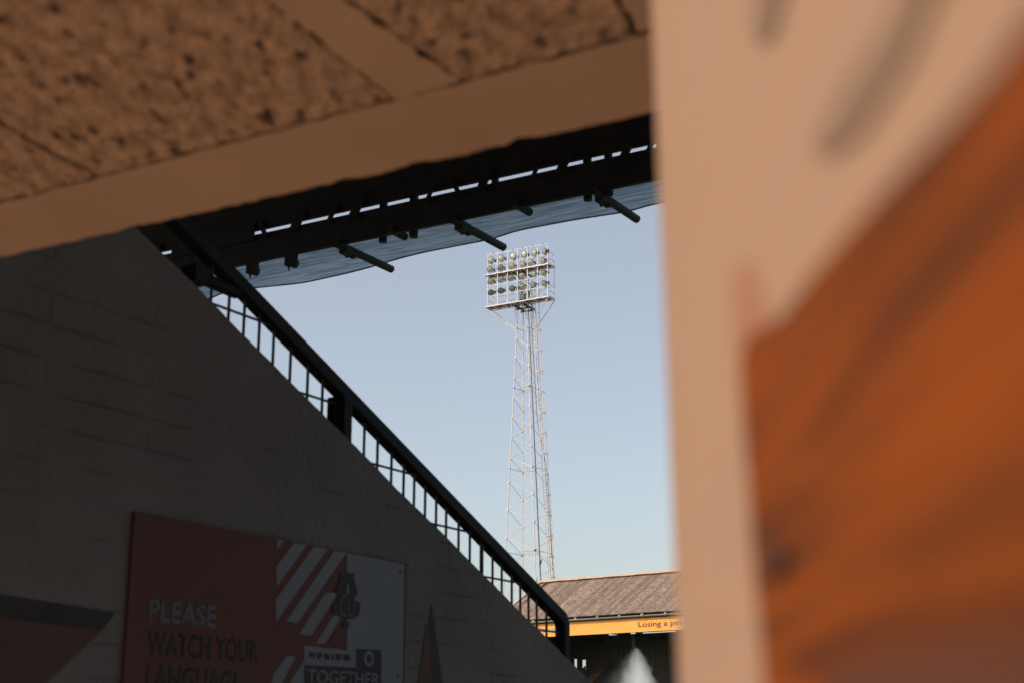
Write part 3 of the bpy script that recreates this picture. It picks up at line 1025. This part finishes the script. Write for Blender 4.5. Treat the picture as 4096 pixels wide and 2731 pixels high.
# ladder on the +x face with a safety cage
lad = MB()
LX = 0.42
def lp(z, dx, dy): return leg(1, 0, z) + Vector((dx, dy, 0))
ztl = rails[4]
for dy in (-0.2, 0.2):
    lad.path([lp(0, LX, dy), lp(tb.z, LX, dy), lp(tt.z, LX, dy), lp(ztl, LX, dy)], 0.028, 5)
z = 0.4
while z < ztl:
    lad.tube(lp(z, LX, -0.2), lp(z, LX, 0.2), 0.012, 4)
    z += 0.28
lad.build('ladder', M['mast_paint'], mast)
cage = MB()
hoops = [zpx(1325 + 81.5 * i + 0.6 * i) for i in range(13)]
dzh = hoops[0] - hoops[1]
while hoops[-1] - dzh > 2.4:
    hoops.append(hoops[-1] - dzh)
CR = 0.33
for z in hoops:
    pr = None
    for i in range(13):
        a_ = -math.pi / 2 + math.pi * i / 12
        p = lp(z, LX + CR * 0.25 + CR * 1.35 * math.cos(a_) - 0.08, CR * math.sin(a_))
        if i in (0, 12):
            p = lp(z, LX, CR * math.sin(a_) * 0.7)
        if pr is not None:
            cage.beam(pr, p, 0.02, 0.06)
        pr = p
for a_ in (-60, 0, 60):
    a_ = R(a_)
    f_ = lambda z: lp(z, LX + CR * 0.25 + CR * 1.35 * math.cos(a_) - 0.08, CR * math.sin(a_))
    cage.path([f_(hoops[-1]), f_(tb.z), f_(tt.z), f_(rails[4] + 0.3)], 0.018, 5)
cage.build('ladder_cage', M['mast_paint'], mast)

# head frame
fw = 0.034
for i in range(7):
    x = xl + (xr - xl) * i / 6
    MB().box((x, yfront, (zt_ + zb_) / 2), (fw * 1.5, fw * 1.5, zt_ - zb_)).build('mullion', M['mast_paint'], mast)
for k, z in enumerate(rails):
    m_ = MB()
    if k in (2, 5):
        continue
    m_.box(((xl + xr) / 2, yfront + 0.055, z), (xr - xl + 0.1, 0.045, 0.045))
    m_.build('lamp_rail', M['mast_paint'], mast)
bd = 0.90
for k in (2, 5):
    z = rails[k]
    pf = MB()
    yb_ = yfront + bd
    pf.beam((xl - 0.22, yfront - 0.09, z), (xr + 0.12, yfront - 0.09, z), 0.06, 0.08)
    pf.beam((xl - 0.22, yb_, z), (xr + 0.12, yb_, z), 0.06, 0.12)
    for x in (xl - 0.22, xr + 0.12):
        pf.beam((x, yfront - 0.12, z), (x, yb_, z), 0.06, 0.13)
    for i in range(1, 7):
        x = xl + (xr - xl) * (i - 0.5) / 6 + 0.1
        pf.beam((x, yfront - 0.1, z - 0.03), (x, yb_, z - 0.03), 0.08, 0.10)
    pfo = pf.build('platform', M['mast_paint'], mast)
    gr = MB()
    x = xl - 0.2
    while x < xr + 0.1:
        gr.box((x, (yfront + yb_) / 2, z + 0.05), (0.012, bd - 0.02, 0.025))
        x += 0.045
    yv = yfront
    while yv < yb_:
        gr.box(((xl + xr) / 2, yv, z + 0.052), (xr - xl + 0.2, 0.010, 0.012))
        yv += 0.10
    gr.build('grating', M['mast_grate'], pfo)
# rear guard rails and uprights
gd = MB()
yb_ = yfront + bd
for x in (xl + 0.02, xr + 0.06):
    gd.tube((x, yb_, zb_), (x, yb_, rails[0] - 0.55 if x > 0.5 * (xl + xr) else rails[2]), 0.028, 6)
for x in (xl + (xr - xl) * 0.22, xl + (xr - xl) * 0.80):
    for zq in (zb_, rails[2]):
        gd.tube((x, yb_, zq), (x, yb_, zq + 1.05), 0.024, 6)
for zq in (zb_, rails[2]):
    gd.tube((xl + 0.02, yb_, zq + 1.02), (xr + 0.06, yb_, zq + 1.02), 0.022, 6)
    gd.tube((xl + 0.02, yb_, zq + 0.52), (xr + 0.06, yb_, zq + 0.52), 0.020, 6)
    for dzq in (0.52, 1.02):
        gd.tube((xr, yfront, zq + dzq), (xr + 0.06, yb_, zq + dzq), 0.022, 6)
        gd.tube((xl, yfront, zq + dzq), (xl + 0.02, yb_, zq + dzq), 0.022, 6)
gd.build('guard_rail', M['mast_paint'], mast)
# heavy beams and brackets between the mast top and the head
hv = MB()
for sx in (-1, 1):
    a_ = leg(sx, -1, tt.z + 0.3)
    hv.beam((a_.x, yfront - 0.15, zb_ - 0.13), (a_.x, yfront + 2.0, zb_ - 0.13), 0.12, 0.16)
    a2 = leg(sx, -1, legtop)
    hv.beam((a2.x, yfront - 0.05, rails[2] - 0.12), (a2.x, yfront + 1.7, rails[2] - 0.12), 0.10, 0.12)
hv.beam(leg(-1, -1, zb_ - 0.28) - Vector((0.2, 0, 0)), leg(1, -1, zb_ - 0.28) + Vector((0.2, 0, 0)), 0.10, 0.12)
hv.beam(leg(-1, 1, zb_ - 0.28) - Vector((0.2, 0, 0)), leg(1, 1, zb_ - 0.28) + Vector((0.2, 0, 0)), 0.10, 0.12)
for i in range(4):
    A = [(-1, -1), (1, -1), (1, 1), (-1, 1)][i]
    B = [(-1, -1), (1, -1), (1, 1), (-1, 1)][(i + 1) % 4]
    hv.tube(leg(*A, zb_), leg(*B, rails[3]), 0.03, 5)
    hv.tube(leg(*B, zb_), leg(*A, rails[3]), 0.03, 5)
    hv.tube(leg(*A, rails[3]), leg(*B, rails[2] - 0.1), 0.03, 5)
hv.build('head_bearers', M['mast_dark'], mast)
ctr = MB()
def c1(a_, b__, y): return ony(1850 + a_ / 3.484, 900 + b__ / 3.484, y)
lft = leg(-1, -1, zpx(1326))
lf2 = leg(-1, 1, zpx(1322))
ctr.tube((xl - 0.2, yfront - 0.05, zb_ - 0.05), leg(-1, -1, zpx(1330)), 0.035, 6)
ctr.tube((xl - 0.1, yfront + bd, zb_ - 0.05), leg(-1, -1, zpx(1322)) + Vector((0, 0.25, 0)), 0.035, 6)
ctr.tube((xr + 0.1, yfront - 0.05, zb_ - 0.05), leg(1, -1, zpx(1316)), 0.035, 6)
ctr.tube((xr + 0.1, yfront + bd, zb_ - 0.05), leg(1, 1, zpx(1320)), 0.035, 6)
ctr.tube((xl + (xr - xl) * 0.435, yfront - 0.05, zb_ - 0.05), leg(-1, -1, zpx(1293)), 0.028, 6)
ctr.tube((xl + (xr - xl) * 0.585, yfront - 0.05, zb_ - 0.05), leg(1, -1, zpx(1283)), 0.028, 6)
ctr.build('corner_strut', M['mast_paint'], mast)
# control box
bc = c1(838, 1005, yfront + 0.1)
MB().box(bc, (0.42, 0.28, 0.42)).build('control_box', M['mast_dark'], mast)
for i in range(6):
    x = xl + (xr - xl) * (i + 0.5) / 6
    MB().lathe((x, yfront + 0.05, zt_ + 0.02), (0, 0, 1), [(0, 0.06), (0.05, 0.07), (0.08, 0.04)], 8).build('rail_clip', M['lamp_shell'], mast)

# lamps: one built with its pieces, the others copied from it
LR = 0.42 / 2 * 1.08
def make_lamp():
    body = MB()
    body.lathe((0, 0, 0), (0, 1, 0), [(-0.035, LR * 1.0), (-0.02, LR * 1.06), (0.02, LR * 1.06), (0.03, LR), (0.12, LR * 0.90), (0.20, LR * 0.66), (0.26, LR * 0.42), (0.30, LR * 0.36), (0.42, LR * 0.34), (0.43, 0.01)], 24)
    return body
def build_local(mb, name, m, smooth=False):
    me = bpy.data.meshes.new(name)
    me.from_pydata(mb.v, [], mb.f)
    bm = bmesh.new()
    bm.from_mesh(me)
    bmesh.ops.recalc_face_normals(bm, faces=bm.faces)
    bm.to_mesh(me)
    bm.free()
    me.materials.append(m)
    if smooth:
        for p in me.polygons:
            p.use_smooth = True
    o = bpy.data.objects.new(name, me)
    return o
lamp0 = build_local(make_lamp(), 'lamp', M['lamp_shell'], True)
lens_mb = MB()
pr_ = [(-0.040, LR * 0.97)] + [(-0.040 - 0.022 * math.sin(R(a_)), LR * 0.97 * math.cos(R(a_))) for a_ in (20, 40, 60, 80)]
lens_mb.lathe((0, 0, 0), (0, 1, 0), pr_, 24)
lens0 = build_local(lens_mb, 'lens', M['lens'], True)
rim_mb = MB()
rim_mb.lathe((0, -0.03, 0), (0, 1, 0), [(-0.02, LR * 0.97), (-0.022, LR * 1.09), (0.02, LR * 1.09), (0.021, LR * 1.0)], 24)
rim0 = build_local(rim_mb, 'rim', M['mast_dark'])
yk_mb = MB()
yp = []
for i in range(11):
    a_ = R(-5 - 170 * i / 10)
    yp.append(Vector((LR * 1.28 * math.cos(a_), 0.09, LR * 1.32 * math.sin(a_))))
yk_mb.path(yp, 0.016, 5)
yk_mb.box((0, 0.09, -LR * 1.36), (0.12, 0.07, 0.05))
yk_mb.tube((0, 0.09, -LR * 1.3), (0, 0.09, -LR * 1.55), 0.02, 6)
yoke0 = build_local(yk_mb, 'yoke', M['mast_dark'])
gear_mb = MB()
gear_mb.box((LR * 1.45, 0.15, -LR * 0.35), (0.075, 0.10, 0.17))
cpts = [Vector((LR * 1.1, 0.2, LR * 0.2)), Vector((LR * 1.35, 0.2, LR * 0.50)), Vector((LR * 1.75, 0.18, LR * 0.55)), Vector((LR * 1.8, 0.16, LR * 0.35)), Vector((LR * 1.5, 0.15, 0)), Vector((LR * 1.45, 0.15, -LR * 0.2))]
gear_mb.path(cpts, 0.009, 4)
gear_mb.box((LR * 1.15, 0.12, LR * 0.10), (0.11, 0.09, 0.09))
gear0 = build_local(gear_mb, 'gear_box', M['mast_dark'])
rows = [[(400, 489), (541, 462), (711, 434), (857, 412), (998, 391), (1140, 366)],
        [(388, 622), (532, 597), (690, 572), (840, 551), (953, 520), (1122, 500)],
        [(397, 787), (537, 759), (675, 739), (827, 711), (995, 686), (1132, 671)],
        [(399, 944), (536, 916), (693, 887), (839, 859), (990, 837), (1138, 817)]]
aim = [[(8, 30), (6, 28), (0, 30), (-12, 20), (-20, 18), (-38, 18)],
       [(12, 14), (18, 4), (2, 12), (-18, 8), (5, 16), (-30, 6)],
       [(14, 8), (10, 6), (14, 4), (0, 6), (-24, 6), (-26, -8)],
       [(14, -26), (18, -22), (2, -16), (0, 2), (-28, -4), (-30, -6)]]
mloc = mast.location
first = True
for ri in range(4):
    for ci in range(6):
        a_, b__ = rows[ri][ci]
        p = c1(a_, b__, yfront - 0.02)
        if first:
            L_ = [lamp0, lens0, rim0, yoke0, gear0]
            first = False
        else:
            L_ = [o.copy() for o in (lamp0, lens0, rim0, yoke0, gear0)]
        for o in L_:
            C.objects.link(o)
        L_[0].parent = mast
        for o in L_[1:]:
            o.parent = L_[0]
        L_[0].location = Vector(p) - mloc
        yaw, tilt = aim[ri][ci]
        # front of the lamp is -Y; it is turned to the viewer's side and tipped down
        L_[0].rotation_euler = (R(18 - tilt * 0.9) * 1.0, 0, R(12 - yaw * -1.0))
        if ci in (2, 4) and ri in (0, 1):
            pass

# pigeon on a brace
pp = hit(2162, 2256, axB + FH * 0.3, FH)
def bird():
    m_ = MB()
    def ell(c, ax, rx, n=10, k=1.0):
        pr = [(-math.cos(math.pi * i / 8) * rx, max(0.004, math.sin(math.pi * i / 8) * rx * k)) for i in range(9)]
        m_.lathe(Vector(c), ax, pr, n)
    ell((0, 0, 0.14), (0.35, 0, 1), 0.17, 12, 0.5)
    ell((0.075, 0, 0.33), (0.1, 0, 1), 0.06, 10, 0.85)
    m_.tube((0.11, 0, 0.33), (0.16, 0, 0.32), 0.014, 6, 0.003)
    m_.beam((-0.04, 0, 0.04), (-0.12, 0, -0.14), 0.06, 0.02)
    m_.tube((0.0, 0.03, 0.02), (0.0, 0.03, -0.05), 0.01, 5)
    m_.tube((0.0, -0.03, 0.02), (0.0, -0.03, -0.05), 0.01, 5)
    return m_
bo = build_local(bird(), 'pigeon', M['pigeon'], True)
C.objects.link(bo)
bo.location = pp
tag(bo, 'small brown bird perched on a low brace of the mast', 'bird')

# ------------------------------------------------------------------ opposite stand
H2 = R(37.27)
azU = R(90) + H2 - HEAD
U2 = Vector((math.sin(azU), math.cos(azU), 0))
N2 = Vector((-U2.y, U2.x, 0))
if N2.y < 0: N2 = -N2
Zv = Vector((0, 0, 1))
FP = hit(2500, 2530, CAM + FH * 80, FH)
def fas(px, py, d=0.0): return hit(px, py, FP + N2 * d, N2)
opp = thing('opposite_stand', (FP.x, FP.y, 0), 'far stand with lichen mottled corrugated roof and orange advert fascia', 'stand')
u_of = lambda p: (p - FP).dot(U2)
zbt_, ztp_ = fas(2290, 2540).z, fas(2290, 2487).z
zgut = fas(2290, 2471).z
uL, uR_ = u_of(fas(2003, 2480)), u_of(fas(2734, 2480)) + 40
def S(u, d, z): return Vector((FP.x, FP.y, 0)) + U2 * u + N2 * d + Zv * z
Q = hit(2179, 2328, S(uL, 0, 0), U2)
bR, zR = (Q - S(uL, 0, 0)).dot(N2), Q.z
zE = fas(2290, 2466, -0.15).z
nU = int((uR_ - uL + 0.5) / 0.0365)
rows_ = [(-0.22, zE), None, None, (bR, zR)]
def rp(t): return (-0.22 + (bR + 0.22) * t, zE + (zR - zE) * t)
cr_ = MB()
tiers = [(0.0, 0.36), (0.34, 0.70), (0.68, 1.0)]
for ti, (ta, tb2) in enumerate(tiers):
    vs2, fs2 = [], []
    for i in range(nU + 1):
        u = uL - 0.2 + i * 0.0365
        dz = 0.030 * math.sin(2 * math.pi * u / 0.146)
        for t, lift in ((ta, 0.006 if ti else 0.0), (ta, 0.014 if ti else 0.02), (tb2, 0.0)):
            d_, z_ = rp(t)
            vs2.append(S(u, d_, z_ + dz + (lift if t == ta else 0.0) + 0.004 * mnoise.noise(Vector((u * 0.8, t * 5, ti)))))
    for i in range(nU):
        for j in (0, 1):
            fs2.append((3 * i + j, 3 * (i + 1) + j, 3 * (i + 1) + j + 1, 3 * i + j + 1))
    cr_.add(vs2, fs2)
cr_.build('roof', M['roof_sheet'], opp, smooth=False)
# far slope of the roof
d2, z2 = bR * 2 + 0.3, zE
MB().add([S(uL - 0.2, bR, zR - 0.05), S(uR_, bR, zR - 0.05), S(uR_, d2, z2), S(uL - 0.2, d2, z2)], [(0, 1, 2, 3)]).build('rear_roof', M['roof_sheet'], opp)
rc_ = MB()
pr2 = [S(0, bR + dd, zR + zz) for dd, zz in ((-0.22, 0.0), (-0.2, 0.07), (-0.07, 0.13), (0.07, 0.13), (0.2, 0.07), (0.22, 0.0))]
i = 0
u = uL - 0.25
while u < uR_:
    du = 0.95
    lift = Vector((0, 0, 0.014 * (i % 2)))
    base = S(0, 0, 0)
    rc_.slab([p - S(0, 0, 0) + S(u, 0, 0) + lift for p in pr2], U2 * du)
    u += du - 0.01
    i += 1
rc_.build('ridge_cap', M['ridge'], opp)
# verge trim on the gable end
vg = MB()
vg.beam(S(uL - 0.22, -0.2, zE + 0.03), S(uL - 0.22, bR, zR + 0.05), 0.05, 0.12)
vg.build('verge_board', M['gutter'], opp)
MB().beam(S(uL + 0.30, -0.1, zE + 0.045), S(uL + 0.30, bR - 0.1, zR + 0.045), 0.05, 0.05).build('lead_flashing', M['stand_dark'], opp)
# gutter
gt = MB()
nseg = 10
gc = zE - 0.13
for (ro, ri_) in ((0.075, 0.065),):
    P = []
    for i in range(nseg + 1):
        a_ = math.pi + math.pi * i / nseg
        P.append((ro * math.cos(a_), ro * math.sin(a_)))
    for i in range(nseg, -1, -1):
        a_ = math.pi + math.pi * i / nseg
        P.append((ri_ * math.cos(a_), ri_ * math.sin(a_)))
    gt.slab([S(uL - 0.2, -0.24 + a_, gc + b__) for a_, b__ in P], U2 * (uR_ - uL + 0.2))
gto = gt.build('gutter', M['gutter'], opp)
gb = MB()
u = uL + 1.0
while u < uR_:
    gb.lathe(S(u, -0.24, gc + 0.0), U2, [(0, 0.088), (0.10, 0.088)], 14)
    gb.beam(S(u + 0.05, -0.20, gc - 0.06), S(u + 0.05, -0.02, gc - 0.10), 0.04, 0.03)
    u += 1.42
gb.build('gutter_bracket', M['gutter'], gto)
# fascia
fo = MB().slab([S(uL - 0.1, -0.05, zbt_), S(uR_, -0.05, zbt_), S(uR_, -0.05, ztp_), S(uL - 0.1, -0.05, ztp_)], N2 * 0.05).build('fascia', M['fascia'], opp)
MB().slab([S(uL - 0.1, -0.075, ztp_), S(uR_, -0.075, ztp_), S(uR_, -0.075, zE - 0.17), S(uL - 0.1, -0.075, zE - 0.17)], N2 * 0.08).build('gutter_shadow_strip', M['stand_dark'], opp)  # dark strip in place of the gutter's shadow line above the fascia
rv2 = MB()
u = uL
while u < uR_:
    rv2.tube(S(u, -0.05, zbt_ + 0.03), S(u, -0.06, zbt_ + 0.03), 0.012, 6)
    rv2.tube(S(u, -0.05, ztp_ - 0.03), S(u, -0.06, ztp_ - 0.03), 0.012, 6)
    u += 0.9
rv2.build('fascia_rivets', M['gutter'], fo)
def ftext(s, lb, rb, lt, m_, wgt):
    a_, b__, c__ = (hit(*t, FP - N2 * 0.05, N2) for t in (lb, rb, lt))
    hgt = (c__ - a_).length
    base = a_ - N2 * 0.001
    text_mesh(s, base, U2, Zv, (b__ - a_).dot(U2), hgt, 'lettering', m_, fo, 0.006, wgt)
ftext('Losing a pet', (2554, 2506.5), (2729, 2498), (2554, 2485.5), M['ink'], 0.006)
ftext('Pet', (2151, 2527.5), (2192, 2525), (2151, 2508), M['purple'], 0.012)
ftext('rest', (2194, 2524.6), (2246, 2522), (2194, 2505.5), M['cyan'], 0.012)
# back wall with slots, windows and corrugated cladding
DB = bR * 1.55
def bw(px, py): 
    p = hit(px, py, FP + N2 * DB, N2)
    return u_of(p), p.z
zwt = rp(1.0)[1] - (DB - bR) / (d2 - bR) * (zR - zE)
holes = []
def hole(a_, b__, c__, d__):
    (u0, z0_), (u1, z1_) = bw(a_, d__), bw(c__, b__)
    holes.append((min(u0, u1), min(z0_, z1_), max(u0, u1), max(z0_, z1_)))
hole(2293, 2633, 2307.5, 2680)
hole(2325, 2636, 2343, 2676)
hole(2430, 2530, 2492, 2539.5)
hole(2517, 2527, 2542, 2534)
hole(2565, 2520, 2704, 2532)
us = sorted(set([uL, uR_] + [h_[0] for h_ in holes] + [h_[2] for h_ in holes]))
zs2 = sorted(set([0.0, zwt] + [h_[1] for h_ in holes] + [h_[3] for h_ in holes]))
bwm = MB()
for a_, b__ in zip(us[:-1], us[1:]):
    for c__, d__ in zip(zs2[:-1], zs2[1:]):
        if any(h_[0] <= a_ and b__ <= h_[2] and h_[1] <= c__ and d__ <= h_[3] for h_ in holes):
            continue
        bwm.slab([S(a_, DB, c__), S(b__, DB, c__), S(b__, DB, d__), S(a_, DB, d__)], N2 * 0.15)
bwo = bwm.build('back_wall', M['stand_wall'], opp)
cl = MB()
u0_, u1_ = bw(2440, 2600)[0], bw(2760, 2600)[0]
zc0, zc1 = bw(2500, 2680)[1], bw(2500, 2588)[1]
u = u0_
while u < u1_:
    cl.slab([S(u, DB - 0.03, zc0), S(u + 0.16, DB - 0.03, zc0), S(u + 0.16, DB - 0.03, zc1), S(u, DB - 0.03, zc1)], N2 * 0.03)
    u += 0.36
cl.build('cladding_ribs', M['stand_wall_pale'], bwo)
(ua, za_), (ub, zb3) = bw(2326, 2676), bw(2343.5, 2660)
MB().slab([S(ua, DB - 0.04, za_), S(ub, DB - 0.04, za_), S(ub, DB - 0.04, zb3)], N2 * 0.02).build('bank_edge_fill', M['stand_dark'], opp)  # triangle added to trim the window corner, standing in for the seat bank edge
MB().slab([S(uL, 0.2, zbt_ + 0.25), S(uL, 0.2, 0), S(uL, DB, 0), S(uL, DB, zwt), S(uL, bR, zR - 0.1)], U2 * 0.1).build('end_wall', M['stand_dark'], opp)
# trusses, purlins and posts
tr = MB()
u = uL + 2.5
while u < uR_:
    tr.beam(S(u, 0.05, zbt_ + 0.12), S(u, DB, zbt_ + 0.12), 0.1, 0.1)
    tr.beam(S(u, 0.05, zE - 0.1), S(u, bR, zR - 0.2), 0.1, 0.1)
    for k in range(4):
        d_ = bR * (k + 0.5) / 4
        tr.beam(S(u, d_, zbt_ + 0.15), S(u, d_ + 0.5, zE + (zR - zE) * (d_ + 0.5) / bR - 0.2), 0.06, 0.06)
    u += 4.2
tr.build('roof_trusses', M['stand_dark'], opp)
for pxx in (2538, 2260, 2900):
    u = u_of(fas(pxx, 2560, 1.6))
    MB().box(S(u, 1.6, zbt_ / 2), (0.22, 0.22, zbt_)).build('post', M['post_brown'], opp)
# banked seating, stair aisle
seat = MB()
bank = MB()
nrow = 9
for r_ in range(nrow):
    d_ = 1.8 + r_ * (DB - 2.2) / nrow
    h_ = 1.2 + r_ * 0.42
    bank.slab([S(uL + 0.3, d_, 0), S(uR_, d_, 0), S(uR_, d_, h_), S(uL + 0.3, d_, h_)], N2 * ((DB - 2.2) / nrow))
    u = uL + 0.6
    while u < min(uR_, uL + 34):
        seat.box(S(u, d_ + 0.32, h_ + 0.60), (0.42, 0.05, 0.40), (U2, N2, Zv))
        seat.box(S(u, d_ + 0.14, h_ + 0.40), (0.42, 0.36, 0.05), (U2, N2, Zv))
        u += 0.52
bank.build('terracing', M['stand_dark'], opp)
so_ = seat.build('seats', M['seat'], opp)
so_['kind'] = 'stuff'
st = MB()
for i in range(14):
    t = i / 13
    px_, py_ = 2432 - 92 * t, 2655 + 88 * t
    p = hit(px_, py_, S(0, DB - 0.4 - (DB - 2.5) * t, 0), N2)
    st.box(p, (0.62, 0.25, 0.05), (U2, N2, Zv))
st.build('stair_nosings', M['stair_orange'], opp)

# ------------------------------------------------------------------ water thrown up by a pitch sprinkler
DWT = 48.0
wc = hit(2545, 2588, CAM + FH * DWT, FH)
m = bpy.data.materials.new('water_spray')
m.use_nodes = True
N, L = nodes_of(m)
N.remove(N['Principled BSDF'])
out = N['Material Output']
tc = N.new('ShaderNodeTexCoord')
vol = N.new('ShaderNodeVolumePrincipled')
vol.inputs['Color'].default_value = (0.95, 0.95, 0.95, 1)
vol.inputs['Anisotropy'].default_value = -0.1
sx = N.new('ShaderNodeSeparateXYZ')
L.new(tc.outputs['Object'], sx.inputs[0])
def mth(op, a_, b__=None, c__=None):
    n_ = N.new('ShaderNodeMath')
    n_.operation = op
    for i, q_ in enumerate((a_, b__, c__)):
        if q_ is None: continue
        if isinstance(q_, (int, float)): n_.inputs[i].default_value = q_
        else: L.new(q_, n_.inputs[i])
    return n_.outputs[0]
depth_ = mth('MULTIPLY', sx.outputs[2], -1.0)           # metres below the tip
dpos = mth('MAXIMUM', depth_, 0.0)
nz = N.new('ShaderNodeTexNoise')
nz.inputs['Scale'].default_value = 4.0
nz.inputs['Detail'].default_value = 6
L.new(tc.outputs['Object'], nz.inputs[0])
rad = mth('MULTIPLY_ADD', mth('POWER', dpos, 0.66), 0.60, 0.02)
core = mth('ADD', sx.outputs[0], 0.0)
wob = mth('MULTIPLY_ADD', nz.outputs[0], 0.7, -0.35)
cx2 = mth('POWER', mth('ABSOLUTE', mth('ADD', core, mth('MULTIPLY', wob, dpos))), 2.0)
cy2 = mth('POWER', sx.outputs[1], 2.0)
rr = mth('SQRT', mth('ADD', cx2, cy2))
fall = mth('SUBTRACT', 1.0, mth('DIVIDE', rr, rad))
fall = mth('MAXIMUM', fall, 0.0)
fall = mth('POWER', fall, mth('MULTIPLY_ADD', mth('LESS_THAN', sx.outputs[0], 0.0), 1.5, 0.9))
n3 = N.new('ShaderNodeTexNoise')
n3.inputs['Scale'].default_value = 30.0
n3.inputs['Detail'].default_value = 3
L.new(tc.outputs['Object'], n3.inputs[0])
grain = mth('MAXIMUM', mth('MULTIPLY_ADD', n3.outputs[0], 7.0, -2.6), 0.05)
veil = mth('POWER', mth('MAXIMUM', mth('SUBTRACT', 1.0, mth('DIVIDE', rr, mth('MULTIPLY', rad, 1.8))), 0.0), 2.0)
veil = mth('MULTIPLY', mth('MULTIPLY', veil, grain), mth('MULTIPLY_ADD', mth('LESS_THAN', sx.outputs[0], 0.0), 0.55, 0.02))
dens = mth('ADD', mth('MULTIPLY', mth('MULTIPLY', fall, grain), 3.6), veil)
L.new(dens, vol.inputs['Density'])
L.new(vol.outputs[0], out.inputs['Volume'])
MATS['water'] = m
cone = MB()
hcone = wc.z - 0.4
cone.lathe(wc + Vector((0, 0, 0.05)), (0, 0, -1), [(0, 0.15), (0.25, 0.55), (1.5, 1.55), (hcone, 0.8 + hcone * 0.62)], 24)
wo_ = cone.build('water_spray', m)
me = wo_.data
for v in me.vertices:
    v.co -= wc
wo_.location = wc
wo_.rotation_euler = (0, 0, HEAD)
tag(wo_, 'pale plume of water spray in front of the far stand', 'water spray', kind='stuff')
# drops round the plume
